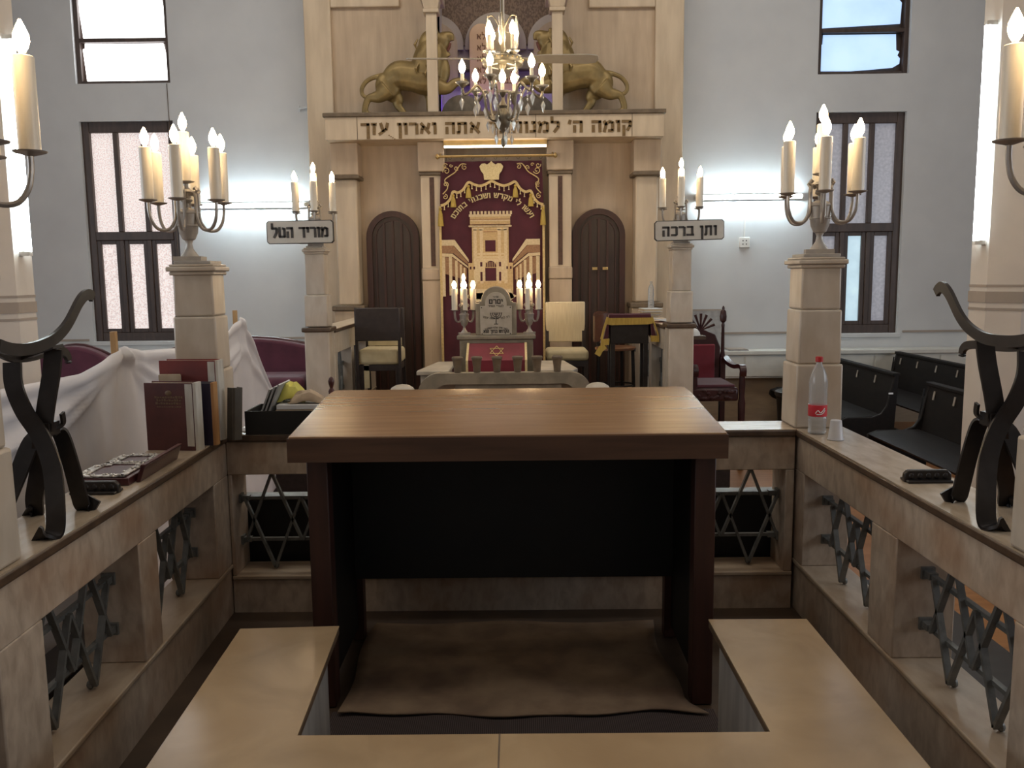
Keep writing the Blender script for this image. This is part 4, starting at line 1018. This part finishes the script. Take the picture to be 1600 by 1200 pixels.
for x, z in ((-.14, 1.04), (.14, 1.04), (-.138, .785), (.138, .785)): b.prism([(x + .006 * math.cos(a), z + .006 * math.sin(a)) for a in [k * PI / 4 for k in range(8)]], y, y - .003)
b.build('lettering', 'dark_letter', t, smooth=False)
b = MB()
for r_ in (.018, .036, .054):
    b.tube([(x, y - .002, z) for x, z in arc(0, .985, r_, 180, 360, 14)], .0025, 5)
b.tube([(0, y - .002, .985 + .005), (0, y - .002, .88)], .003, 5); b.tube([(-.02, y - .002, .88), (.02, y - .002, .88)], .003, 5)
for k in range(-3, 4): b.box(k * .018 - .005, y - .004, .984, k * .018 + .005, y, .990)
b.build('menorah', 'dark_letter', t)
m = MB(); m.prism([(-.42, 0), (-.42, .52), (-.40, .54), (-.14, .67), (-.14, 0)], -.27, .27, 'yz'); m.build('reading_desk', 'stone_green', t)
c = thing('desk_cloth', 'red velvet cloth with gold star and cream edges on the stone lectern', 'cloth', (-.205, 8.5, ZD))
m = MB(); m.prism([(-.435, .20), (-.425, .20), (-.425, .545), (-.14, .685), (-.145, .695), (-.435, .553)], -.275, .285, 'yz'); m.build('cloth', 'velvet_red', c)
for x in (-.285, .275):
    m = MB(); m.prism([(-.440, .20), (-.425, .20), (-.425, .545), (-.14, .685), (-.145, .700), (-.440, .557)], x, x + .022, 'yz'); m.build('cloth_edge', 'gold_pale', c)
sm = MB()
def lay(p): # from (u, v) on the slope to 3D
    u, v = p; y0 = -.29 + v; return (u, y0, .624 + v * (.142 / .29) + .006)
for s in (1, -1):
    P = [(.005 + .075 * math.cos(R(90 * s + k * 120)), .085 * math.sin(R(90 * s + k * 120))) for k in range(3)]
    for i in range(3): sm.tube([lay(P[i]), lay(P[(i + 1) % 3])], .0038, 5)
sm.build('star', 'gold_thread', c)

# pale stone slabs flanking, parapet with cups
for x0, x1, lab in ((-.88, -.60, 'pale stone slab on a low wall to the left of the lectern'), (.20, .53, 'pale stone slab on a low wall to the right of the lectern')):
    t = thing('stone_slab', lab, 'low wall', ((x0 + x1) / 2, 7.8, ZD)); w = (x1 - x0) / 2
    s = -1 if x0 < 0 else 1
    MB().prism([(-w, -.40), (w * .7 if s > 0 else w, -.40), (w, -.28) if s > 0 else (w, .45), (w * .5, .45) if s > 0 else (-w * .2, .45), (-w, .45) if s > 0 else (-w, -.30)], .495, .53, 'xy').build('slab', 'stone_pale', t, bevel=.006)
    MB().box(-w + .03, -.36, 0, w - .03, .40, .495).build('wall', 'stone_pale', t)
t = thing('stone_parapet', 'low olive stone parapet with rounded ends behind the table', 'parapet', (-.11, 7.22, ZD))
o = [(-.74, 0), (-.74, .33)] + arc(-.55, .345, .19, 180, 90, 10) + arc(.55, .345, .19, 90, 0, 10) + [(.74, .33), (.74, 0)]
i = [(-.60, 0), (-.60, .29)] + arc(-.49, .33, .11, 180, 90, 10) + arc(.49, .33, .11, 90, 0, 10) + [(.60, .29), (.60, 0)]
m = MB(); n = len(o)
for k in range(n - 1): m.prism([o[k], o[k + 1], i[k + 1], i[k]], -.05, .06)
m.build('arch_frame', 'stone_green', t)
MB().box(-.42, -.03, 0, .48, .03, .44).build('infill', 'mound_grey', t)
MB().box(-.60, .03, 0, .60, .05, .44).build('back_slab', 'stone_pale', t)
for k, (x, lab) in enumerate(((-.51, 'brown stone cup at the left end of the parapet row'), (-.345, 'brown stone cup on the parapet, second of six from the left end'), (-.175, 'brown stone cup on the parapet, third of six from the left end'),
                              (0, 'brown stone cup on the parapet, third of six from the right end'), (.165, 'brown stone cup on the parapet, second of six from the right end'), (.335, 'brown stone cup at the right end of the parapet row'))):
    t = thing('stone_cup', lab, 'cup', (x, 7.225, ZD + .535), R(8 * k), 'stone cups along the low parapet')
    MB().lathe([(.024, 0), (.030, .004), (.033, .05), (.040, .105), (.043, .11), (.043, .135), (.038, .137), (.034, .10), (.004, .09)], n=12).build('bowl', 'stone_brown', t)
    MB().lathe([(.042, .112), (.047, .116), (.047, .13), (.042, .134)], n=12).build('rim', 'stone_brown', t)
for x, y, lab in ((-.90, 6.62, 'rounded pale stone post just above the left part of the table edge'), (.62, 6.62, 'rounded pale stone post just above the right part of the table edge')):
    t = thing('stone_post', lab, 'post', (x, y, ZF))
    MB().lathe([(.085, 0), (.085, .85), (.095, .86), (.095, .87)], n=20).build('shaft', 'stone_pale', t)
    MB().lathe([(.097, .87), (.10, .885), (.085, .91), (.05, .93), (.003, .938)], n=20).build('cap', 'stone_pale', t)

# ------------------------------------------------------------------ chairs
def chair_parts(t, w, d, hs, back, seat_m, back_m, frame_m, zb, cushion=.10, legs=True):
    for sx in (-1, 1):
        MB().taper(sx * (w / 2 - .025), -d / 2 + .03, 0, hs - cushion, .032, .042).build('leg', frame_m, t, bevel=.004)
        m = MB(); m.ribbon(spline([(sx * (w / 2 - .02), d / 2 + .02, 0), (sx * (w / 2 - .02), d / 2 - .02, hs), (sx * (w / 2 - .02), d / 2 + .02, back)], 5), (1, 0, 0), .036, .036); m.build('leg', frame_m, t)
    MB().box(-w / 2 + .01, -d / 2 + .01, hs - cushion - .06, w / 2 - .01, d / 2 - .02, hs - cushion).build('seat_frame', frame_m, t, bevel=.005)
    m = MB(); m.box(-w / 2, -d / 2 - .01, hs - cushion, w / 2, d / 2 - .02, hs); m.build('seat', seat_m, t, bevel=.035, seg=4)
    m = MB(); m.box(-w / 2 + .005, d / 2 - .03, zb, w / 2 - .005, d / 2 + .025, back); m.build('backrest', back_m, t, bevel=.012, seg=3)
t = thing('armchair', 'dark leather backed chair with cream seat before the left arched door', 'chair', (-1.335, 8.45, ZD))
chair_parts(t, .40, .46, .655, 1.04, 'cushion_cream', 'leather_dark', 'leather_dark', .72, .15)
MB().box(-.215, -.27, .74, .215, -.235, 1.055).build('leather_panel', 'leather_dark', t, bevel=.008)
MB().box(-.17, .165, .66, .17, .19, .74).build('lower_back', 'cushion_cream', t, bevel=.006)
for s in (-1, 1): MB().box(s * .205 - .014, -.26, 0, s * .205 + .014, -.235, 1.06).build('post', 'leather_dark', t)
MB().box(-.15, -.22, .28, -.10, -.19, .56).build('front_strut', 'cushion_cream', t)
t = thing('upholstered_chair', 'cream upholstered chair with square back before the right arched door', 'chair', (.50, 8.72, ZD))
chair_parts(t, .42, .44, .605, 1.07, 'cushion_cream', 'pale_uphol', 'leather_dark', .655, .11)
t = thing('round_seat_chair', 'bentwood chair with round wooden seat and brown back beside the cloth-covered stand', 'chair', (.98, 8.55, ZD), R(18))
MB().lathe([(.19, .60), (.205, .605), (.205, .625), (.19, .632), (.003, .634)], n=24).build('seat', 'seat_wood', t)
m = MB(); rings = []
for j in range(6):
    z = .70 + .045 * j * 1.15; rings.append([(.225 * math.cos(a), .225 * math.sin(a), z + .02 * math.sin((a - R(85)) * 3)) for a in [R(85 + 14 * k) for k in range(12)]] + [(.205 * math.cos(a), .205 * math.sin(a), z) for a in [R(85 + 14 * k) for k in range(11, -1, -1)]])
m.sweep(rings); m.build('backrest', 'leather_brown', t)
for a in (45, 135, 225, 315):
    z1 = .60 if a in (315, 45) else .72
    m = MB(); m.tube([(.20 * math.cos(R(a)), .20 * math.sin(R(a)), 0), (.18 * math.cos(R(a)), .18 * math.sin(R(a)), .60), (.205 * math.cos(R(a)), .205 * math.sin(R(a)), z1)], .018, 8); m.build('leg', 'black_wood', t)
MB().tube([(.19 * math.cos(R(a)), .19 * math.sin(R(a)), .25) for a in range(0, 360, 20)], .010, 6, True).build('leg_ring', 'black_wood', t)
# cloth covered prayer stand
t = thing('prayer_stand', 'black wooden stand covered with a fringed maroon cloth, beside the right rail', 'stand', (1.02, 7.92, ZD))
MB().prism([(-.12, .72), (-.12, .965), (.14, .82), (.14, .72)], -.175, .175, 'yz').build('stand_box', 'black_wood', t, bevel=.004)
for sx in (-1, 1):
    for sy in (-1, 1): MB().box(sx * .150 - .020, sy * .10 - .02, 0, sx * .150 + .020, sy * .10 + .02, .72).build('leg', 'black_wood', t, bevel=.003)
MB().box(-.15, -.015, .12, .15, .015, .16).build('stretcher', 'black_wood', t)
c = thing('stand_cloth', 'maroon cloth with gold fringe draped over the black stand', 'cloth', (1.02, 7.92, ZD))
m = MB(); m.prism([(-.135, .955), (-.135, .985), (-.12, .995), (.16, .838), (.155, .822), (-.12, .972)], -.19, .19, 'yz'); m.build('cloth_top', 'velvet', c)
MB().prism([(-.185, .985), (.185, .985), (.195, .955), (-.195, .955)], -.145, -.132).build('front_hem', 'velvet', c)
MB().prism([(-.20, .955), (.20, .955), (.21, .905), (.165, .895), (-.165, .890), (-.215, .90)], -.150, -.130).build('fringe', 'fringe_gold', c)
for s in (-1, 1):
    lo = .74 if s > 0 else .715
    m = MB(); m.add([(s * .19, -.14, .97), (s * .19, .14, .83), (s * .245, .12, lo), (s * .25, -.15, lo), (s * .18, -.14, .97), (s * .18, .14, .83), (s * .235, .12, lo), (s * .20, -.15, lo)],
        [(0, 1, 2, 3), (4, 7, 6, 5), (0, 4, 5, 1), (1, 5, 6, 2), (2, 6, 7, 3), (3, 7, 4, 0)]); m.build('cloth_side', 'velvet', c)
    m = MB(); m.prism([(s * .185, lo + .055), (s * .262, lo + .05), (s * .265, lo - .005), (s * .19, lo - .0)], -.165, -.150); m.build('fringe', 'fringe_gold', c)
    m = MB(); m.ribbon([(s * .20, -.15, .965), (s * .232, -.155, .87), (s * .258, -.157, lo + .05)], (1, 0, 0), .022 if s < 0 else .012, .006); m.build('fringe', 'fringe_gold', c)
m = MB(); m.ribbon([(-.225, -.16, .705), (-.265, -.155, .675), (-.295, -.15, .62)], (0, 0, 1), .055, .010); m.build('tassel_end', 'fringe_gold', c)

# things on the right side rail
b0 = 1.20
t = thing('book_stack', '', 'papers', (0, 0, 0)); bpy.data.objects.remove(t)
for k, (m_, lab) in enumerate((('paper', 'white book at the bottom of the stack on the right side rail'), ('paper_grey', 'grey book in the middle of the stack on the right side rail'), ('paper', 'pale book on top of the stack, under the small clear bottle'))):
    t = thing('book', lab, 'book', (1.385, 8.95 - .02 * k, b0 + .032 * k), R(6 * k - 8), 'books stacked on the right side rail')
    MB().box(-.10, -.14, 0, .09, .14, .004).build('cover', m_, t); MB().box(-.10, -.14, .026, .09, .14, .031).build('cover', m_, t); MB().box(-.095, -.135, .004, .085, .135, .026).build('pages', 'page_edge', t)
bottle('small clear water bottle standing on books on the right side rail', (1.40, 9.0, b0 + .096), .78, 'clear_plastic', False)
t = thing('open_book', 'open white book lying on the right side rail near the stepped pillar', 'book', (1.385, 8.05, b0), R(10))
for s in (-1, 1): MB().prism([(0, .004), (s * .10, .022), (s * .10, .030), (s * .03, .026), (0, .012)], -.10, .10).build('page_block', 'paper', t)
MB().box(-.105, -.105, 0, .105, .105, .004).build('cover', 'book_red', t)
t = thing('papers', 'loose dark folder on the right side rail by the ark', 'folder', (1.33, 9.35, b0)); MB().box(-.08, -.12, 0, .1, .12, .012).build('cover', 'black_panel', t); MB().box(-.075, -.115, .012, .09, .11, .02).build('sheets', 'paper', t)
t = thing('bowl', 'white bowl turned upside down behind the right lettered-sign pillar', 'bowl', (1.555, 7.62, 1.10))
MB().lathe([(.068, 0), (.070, .004), (.064, .03), (.045, .055), (.02, .066), (.003, .068)], n=20).build('bowl_wall', 'socket_white', t); MB().lathe([(.07, 0), (.073, .003), (.07, .007)], n=20).build('rim', 'socket_white', t)
t2 = thing('wooden_shelf', 'small dark bracket shelf under the white bowl', 'shelf', (1.57, 7.62, 1.07)); MB().box(-.07, -.08, 0, .09, .08, .03).build('board', 'coping_edge', t2); MB().box(-.07, -.02, -.08, -.05, .02, 0).build('bracket', 'coping_edge', t2)

# carved throne
t = thing('carved_throne', 'carved dark red throne with tall finial behind the right sign pillar', 'chair', (1.84, 8.15, ZF))
def sp_(b, x, y, z0, s=1.0):
    b.lathe([(.022, z0), (.026, z0 + .03), (.018, z0 + .08), (.014, z0 + .30), (.018, z0 + .33), (.012, z0 + .35), (.030, z0 + .37), (.034, z0 + .41), (.026, z0 + .46), (.012, z0 + .475), (.014, z0 + .49), (.004, z0 + .51)], (x, y, 0), 10)
for x, nm in ((.115, 0), (-.30, 1)):
    b = MB(); b.box(x - .025, -.02, 0, x + .025, .04, .97); b.build('back_post', 'throne_wood', t, bevel=.004)
    b = MB(); sp_(b, x, .01, .95); b.build('finial', 'throne_wood', t)
m = MB(); m.prism([(-.29, .62), (-.29, 1.07), (-.24, 1.19), (-.10, 1.25), (.04, 1.19), (.09, 1.07), (.09, .62)], -.005, .03); m.build('back_panel', 'throne_wood', t, bevel=.008)
b = MB()
for k in range(7): b.tube([(-.10 + .0 * k, 0, 1.23), (-.10 + .14 * math.cos(R(20 + 23 * k)), 0, 1.23 + .16 * math.sin(R(20 + 23 * k)))], [.006, .014], 6)
b.build('crest', 'throne_wood', t)
m = MB(); m.box(-.22, -.035, .77, .035, -.005, 1.10); m.build('back_cushion', 'velvet_red', t, bevel=.02, seg=3)
m = MB(); m.box(-.31, -.56, .63, .13, .0, .75); m.build('seat', 'throne_wood', t, bevel=.02)
m = MB(); m.box(-.28, -.55, .75, .10, -.02, .78); m.build('seat_cushion', 'velvet', t, bevel=.012)
for x in (-.29, .135):
    m = MB(); m.ribbon(spline([(x, .0, .97), (x + .01, -.15, .93), (x + .02, -.35, .92), (x + .03, -.50, .94), (x + .03, -.56, .91), (x + .03, -.55, .86)], 5), (1, 0, 0), .055, .035); m.build('armrest', 'throne_wood', t)
    m = MB(); m.lathe([(.03, 0), (.022, .15), (.03, .4), (.034, .61), (.024, .67), (.030, .77), (.022, .91)], (x + .03, -.53, 0), 10); m.build('leg', 'throne_wood', t)
b = MB(); rr = random.Random(4)
for _ in range(16): b.ell((rr.uniform(-.25, .1), -.565, rr.uniform(.65, .73)), (.02, .01, .016), 7, 5)
b.build('carving', 'throne_wood', t)
t = thing('board', 'grey board leaning on the wall behind the carved throne', 'board', (2.0, 10.10, ZF + .875)); t.rotation_euler = (R(-6), 0, 0)
MB().box(-.08, 0, 0, .40, .012, .47).build('sheet', 'paper_grey', t); MB().box(-.09, -.004, .455, .41, .016, .475).build('top_strip', 'band_grey', t)
t = thing('folder', 'grey folder lying on the white ledge beside the throne', 'folder', (2.55, 10.05, ZF + .87)); MB().box(-.1, -.13, 0, .13, .12, .012).build('cover', 'paper_grey', t); MB().box(-.095, -.125, .012, .12, .115, .018).build('sheets', 'band_grey', t)
t = thing('bin', 'black rounded bin on the floor left of the right front pillar', 'bin', (2.72, 8.3, ZF))
MB().lathe([(.14, 0), (.15, .02), (.175, .35), (.19, .55), (.20, .57), (.20, .61), (.17, .63), (.003, .635)], n=24).build('bucket', 'black_panel', t); MB().lathe([(.198, .57), (.208, .58), (.208, .615), (.198, .62)], n=24).build('rim', 'black_wood', t)

# ------------------------------------------------------------------ pews on the right
def pew(label, x, y0, y1, plates, badge=False):
    """the back runs along Y; the seat looks towards -X (the platform)"""
    t = thing('pew', label, 'pew', (x, y0, ZF)); L = y1 - y0; H = .825; hs = .45
    prof = [(.03, 0), (.07, H), (.03, H + .012), (-.03, hs + .10), (-.08, hs + .03), (-.16, hs), (-.38, hs), (-.46, hs - .03), (-.47, hs - .08), (-.43, hs - .12), (-.36, hs - .15), (-.36, .06), (-.44, .0)]
    for y in (0, L - .035):
        m = MB(); m.prism(prof, y, y + .035, 'xz'); m.build('end_panel', 'pew_wood', t, bevel=.008)
    m = MB(); m.prism([(-.02, hs), (.005, hs), (.055, H), (.03, H)], .035, L - .035, 'xz'); m.build('backrest', 'pew_wood', t)
    m = MB(); m.prism([(-.44, hs - .05), (-.05, hs - .03), (-.02, hs), (-.05, hs + .01), (-.40, hs - .005), (-.455, hs - .03)], .035, L - .035, 'xz'); m.build('seat', 'pew_wood', t)
    m = MB(); m.box(.015, 0, H - .002, .08, L, H + .028); m.build('top_rail', 'pew_wood', t, bevel=.006)
    b = MB()
    for y in plates:
        y -= y0
        m = MB(); m.prism([(.006, H - .105), (.012, H - .105), (.024, H - .035), (.018, H - .035)], y - .012, y + .012, 'xz'); m.build('number_plate', 'silver_paint', t)
        b.prism([(-.012, hs + .03), (-.002, hs + .03), (.036, H - .04), (.026, H - .04)], y + .20, y + .212, 'xz')
    b.build('back_rib', 'black_panel', t)
    MB().box(-.36, .035, .06, -.33, L - .035, .12).build('foot_rail', 'pew_wood', t)
    if badge: MB().box(-.02, -.004, .66, .02, 0, .675).build('badge', 'white_ink', t)
pew('black wooden pew whose near end shows left of the gap, behind the bottle', 3.38, 7.72, 10.0 - .12, [8.11, 8.54, 8.98, 9.41], True)
pew('black wooden pew nearest to the right column, in the front row', 3.38, 4.7, 7.10, [6.62, 6.95, 6.2, 5.8, 5.4, 5.0])
pew('black wooden pew in the back row under the right window', 4.32, 5.6, 9.85, [9.71 - .02, 9.28, 8.86, 8.43, 8.0, 7.55, 7.1, 6.65, 6.2])

# ------------------------------------------------------------------ left side: sheet, sticks, sofas
def prof_top(y):
    P = [(1.9, 1.12), (2.6, 1.19), (3.27, 1.235), (3.85, 1.225), (4.15, 1.275), (4.31, 1.315), (4.5, 1.275), (4.95, 1.25), (5.5, 1.245), (5.9, 1.29), (6.2, 1.375), (6.35, 1.24), (6.9, .74), (7.3, .38)]
    for (a, b_), (c_, d_) in zip(P, P[1:]):
        if y <= c_: return b_ + (d_ - b_) * (y - a) / (c_ - a)
    return P[-1][1]
m = MB(); ny, nz = 170, 80; vs = []; fs = []
for i in range(ny + 1):
    y = 1.9 + 5.4 * i / ny; zt_ = prof_top(y)
    for j in range(nz + 1):
        v = j / nz; z = zt_ + (-.08 - zt_) * v
        dy1, dy2 = y - 4.31, y - 6.2
        f1 = math.exp(-abs(dy1) * 1.4); f2 = math.exp(-abs(dy2) * 1.4)
        x = -2.0 + .010 * math.sin(9 * math.atan2(dy1, v * 1.1 + .12)) * f1 + .012 * math.sin(8 * math.atan2(dy2, v * 1.1 + .12)) * f2
        x += .03 * v * math.sin(y * 3.1 + 1) + .018 * math.exp(-((v - .10 - .07 * math.cos((y - 3.2) * 2.2)) / .03) ** 2) * (1 - f1)
        x += .02 * math.exp(-((v - .02) / .02) ** 2)
        if y < 4.31:
            u = (4.31 - y) / 2.4
            for dz_, a_ in ((.36, .026), (.52, .020), (.20, .014)):
                zr = 1.27 - dz_ * (2.2 * u - u * u); x += a_ * math.exp(-((z - zr) / .022) ** 2) * min(1, u * 6)
        elif y < 6.1:
            u = (y - 4.31) / 1.9
            for dz_, a_ in ((.22, .02), (.40, .016)):
                zr = 1.27 - dz_ * 4 * u * (1 - u) - .05 * u; x += a_ * math.exp(-((z - zr) / .022) ** 2)
        vs.append((x, y, z))
for i in range(ny):
    for j in range(nz): a = i * (nz + 1) + j; fs.append((a, a + 1, a + nz + 2, a + nz + 1))
m.add(vs, fs); o = m.build('white_sheet', 'sheet_white', ang=80); s = o.modifiers.new('t', 'SOLIDIFY'); s.thickness = .004
tag(o, 'white cloth partition hung on sticks outside the left balustrade', 'sheet')
for y, h, lab in ((4.33, 1.39, 'pale wooden stick holding up the peak of the white sheet before the left window'), (6.22, 1.42, 'thin stick holding the far peak of the white sheet')):
    t = thing('stick', lab, 'stick', (-2.045, y, ZF)); MB().box(-.014, -.014, .03, .014, .014, h - ZF).build('rod', 'pole_wood', t, bevel=.002); MB().box(-.10, -.10, 0, .10, .10, .03).build('foot', 'black_wood', t)
def sofa(label, x0, x1, y, zmid, zend, rz=0):
    t = thing('sofa', label, 'sofa', ((x0 + x1) / 2, y, ZF), rz); w = (x1 - x0) / 2; n = 16
    top = [(-w + 2 * w * i / n, zend + (zmid - zend) * math.sin(PI * i / n) ** .8) for i in range(n + 1)]
    m = MB(); m.prism([(-w, .15)] + top + [(w, .25)], .0, .16); m.build('backrest', 'burgundy', t, bevel=.03, seg=3)
    b = MB(); b.tube([(x, .14, z) for x, z in top], .022, 8); b.build('back_trim', 'dark_red_wood', t)
    for k in range(2 if w > .6 else 1):
        nn = 2 if w > .6 else 1; xa = -w + .05 + k * (2 * w - .1) / nn; xb = xa + (2 * w - .1) / nn - .01
        MB().box(xa, -.58, .66, xb, 0, .84).build('seat_cushion', 'burgundy', t, bevel=.06, seg=4)
    MB().box(-w + .03, -.55, .06, w - .03, .10, .66).build('sofa_base', 'black_panel', t)
    for s in (-1, 1): MB().box(s * w - .05, -.56, .10, s * w + .05, .14, .90).build('armrest', 'burgundy', t, bevel=.04, seg=3)
sofa('burgundy sofa with high arched back at the far left behind the white sheet', -5.0, -3.72, 8.3, 1.13, .72)
sofa('burgundy sofa with low arched back left of the stepped sign pillar', -3.55, -1.95, 8.55, 1.17, 1.04)

# ------------------------------------------------------------------ lamps on walls and columns
def tube_lamp(label, loc, rot, L=1.2, glow='tube_light'):
    t = thing('tube_lamp', label, 'lamp', loc); t.rotation_euler = rot
    MB().box(-L / 2 - .03, .0, -.03, L / 2 + .03, .045, .03).build('fixture', 'fixture_white', t, bevel=.004)
    MB().tube([(-L / 2, -.045, 0), (L / 2, -.045, 0)], .019, 12).build('tube', glow, t)
    for s in (-1, 1): MB().box(s * (L / 2 + .012) - .012, -.06, -.018, s * (L / 2 + .012) + .012, .0, .018).build('socket', 'fixture_white', t)
tube_lamp('bright white wall tube lamp to the left of the ark', (-3.06, YB - .05, 2.49), (0, 0, 0))
tube_lamp('bright white wall tube lamp to the right of the ark', (2.70, YB - .05, 2.52), (0, 0, 0))
tube_lamp('upright tube lamp on the left column, partly behind a candle', (-2.922, 5.10, 2.42), (R(90), R(90), R(180)), glow='column_tube')
tube_lamp('upright tube lamp on the right column', (2.727, 5.08, 2.42), (R(90), R(90), R(0)), glow='column_tube')
t = thing('wall_socket', 'white socket box with cable on the wall below the right tube lamp', 'socket', (2.67, YB, 2.0)); MB().box(-.06, -.03, -.06, .06, 0, .06).build('box', 'socket_white', t, bevel=.006)
MB().box(-.008, -.01, .06, .008, 0, .46).build('cable_channel', 'socket_white', t); b = MB(); [b.ell((x, -.031, z), (.008, .003, .008), 8, 5) for x in (-.02, .02) for z in (-.02, .02)]; b.build('holes', 'dark_letter', t)
o = MB().tube(spline([(-4.0, YB - .008, 3.88), (-3.995, YB - .008, 3.3), (-3.985, YB - .01, 2.4), (-3.98, YB - .01, 1.2)], 6), .004, 5).build('cord', 'coping_edge'); tag(o, 'thin pull cord hanging down beside the left window', 'cord')
t = thing('wall_bracket', 'small pale bracket on the wall left of the ark beam', 'bracket', (-2.46, YB, 3.58)); MB().tube([(.12, -.02, .03), (-.02, -.03, .0)], .012, 6).build('arm', 'wall_paint', t); MB().tube([(-.02, -.04, .03), (-.02, -.01, -.03)], .010, 6).build('end', 'wall_paint', t)

# ------------------------------------------------------------------ ceiling fan
t = thing('ceiling_fan', 'pale ceiling fan with flat blades behind the chandelier', 'fan', (-.08, 6.25, 3.10))
MB().lathe([(.10, -.01), (.140, .008), (.143, .045), (.12, .075), (.06, .095), (.03, .12), (.03, .16)], n=28).build('motor', 'fan_paint', t)
b = MB()
for k in range(6): b.box(-.03, -.006, -.004, .03, .006, .004); b.v[-8:] = [Matrix.Rotation(R(60 * k), 4, 'Z') @ (v + Vector((.075, 0, .008))) for v in b.v[-8:]]
b.build('vent', 'dark_letter', t)
MB().tube([(0, 0, .14), (0, 0, 3.40)], .014, 10).build('rod', 'rod_white', t)
for k in range(4):
    b = MB(Matrix.Rotation(R(3 + 90 * k), 4, 'Z') @ Matrix.Translation((0, 0, .055)) @ Matrix.Rotation(R(-11), 4, 'X'))
    b.box(.11, -.018, -.004, .20, .018, .004); b.prism([(.18, -.05), (.30, -.066), (.60, -.072), (.66, -.055), (.675, 0), (.66, .055), (.60, .072), (.30, .066), (.18, .05)], -.003, .003, 'xy'); b.build('blade', 'fan_paint', t)

# ------------------------------------------------------------------ crystal chandelier
t = thing('chandelier', 'crystal chandelier with lit candle bulbs in front of the ark beam', 'chandelier', (-.07, 5.2, 2.40))
b = MB(); b.lathe([(.004, 0), (.012, .01), (.013, .045), (.006, .055), (.004, .08), (.012, .095), (.035, .115), (.048, .15), (.046, .185), (.03, .205), (.022, .22), (.030, .235), (.018, .25), (.010, .27), (.010, .44), (.022, .46), (.024, .50), (.012, .53), (.010, .62), (.018, .66), (.012, .70), (.006, .74)], n=16); b.build('stem', 'chandelier_metal', t)
MB().tube([(0, 0, .74), (0, 0, 4.10)], .006, 6).build('rod', 'chandelier_metal', t)
def light(x, y, z, h=.06):
    cu = MB().lathe([(.004, -.03), (.014, -.02), (.020, -.008), (.024, 0), (.020, .002)], (x, y, z), 10).build('cup', 'chandelier_metal', t)
    MB().lathe([(.004, -.012), (.038, .0), (.042, .006), (.030, .004)], (x, y, z), 10).build('bobeche', 'crystal', cu)
    ca = MB().lathe([(.011, 0), (.011, h), (.004, h + .004)], (x, y, z), 10).build('candle', 'candle_plastic', t)
    MB().lathe([(.006, 0), (.016, .014), (.020, .03), (.018, .046), (.009, .066), (.002, .08)], (x, y, z + h), 10).build('bulb', 'bulb_chandelier', ca)
def drops(x, y, z, n, s=1.0):
    b = MB()
    for k in range(n): b.octa((x, y, z - .018 * k * s), .006 * s, .007 * s)
    b.octa((x, y, z - .018 * n * s - .022 * s), .013 * s, .026 * s); b.build('crystal_drop', 'crystal', t)
for k in range(6):
    a = R(14 + 60 * k); c, s_ = math.cos(a), math.sin(a)
    pts = spline([(q * c, q * s_, z) for q, z in ((.03, .15), (.075, .16), (.10, .22), (.115, .30), (.15, .345), (.19, .315), (.225, .29), (.24, .315), (.24, .34))], 4)
    MB().tube(pts, .0075, 7).build('arm', 'chandelier_metal', t)
    light(.24 * c, .24 * s_, .355, .055)
    drops(.245 * c, .245 * s_, .315, 2, 1.15); drops(.15 * c, .15 * s_, .325, 3, 1.25)
    drops(.09 * c, .09 * s_, .20, 3, 1.0)
for k in range(4):
    a = R(40 + 90 * k); c, s_ = math.cos(a), math.sin(a)
    light(.095 * c, .095 * s_, .525, .095); drops(.115 * c, .115 * s_, .465, 2, .8)
    a = R(85 + 90 * k); c, s_ = math.cos(a), math.sin(a)
    MB().tube(spline([(.01 * c, .01 * s_, .67), (.05 * c, .05 * s_, .74), (.085 * c, .085 * s_, .735), (.09 * c, .09 * s_, .70)], 4), .004, 6).build('crown_scroll', 'chandelier_metal', t)
    b = MB(); b.lathe([(.003, .56), (.012, .58), (.008, .61), (.014, .64), (.008, .68), (.011, .70), (.002, .745)], (.085 * c, .085 * s_, 0), 8); b.build('crystal_spire', 'crystal', t)
for k in range(5):
    a = R(72 * k); drops(.05 * math.cos(a), .05 * math.sin(a), .10, 2, .9)
MB().lathe([(.010, .47), (.085, .462), (.112, .470), (.120, .482), (.120, .500), (.110, .506), (.010, .508)], n=32).build('ring_plate', 'ring_metal', t)
b = MB(); [b.ell((.121 * math.cos(R(15 * k)), .121 * math.sin(R(15 * k)), .491), (.005, .005, .005), 7, 5) for k in range(24)]; b.build('ring_beads', 'brass', t)
b = MB()
for k in range(4):
    a = R(45 + 90 * k); b.box(-.028, -.006, .458, .028, .006, .466); b.v[-8:] = [Matrix.Rotation(a, 4, 'Z') @ (v + Vector((0, .07, 0))) for v in b.v[-8:]]
b.build('ring_slots', 'white_ink', t)
light(0.0, -.07, .30, .05)
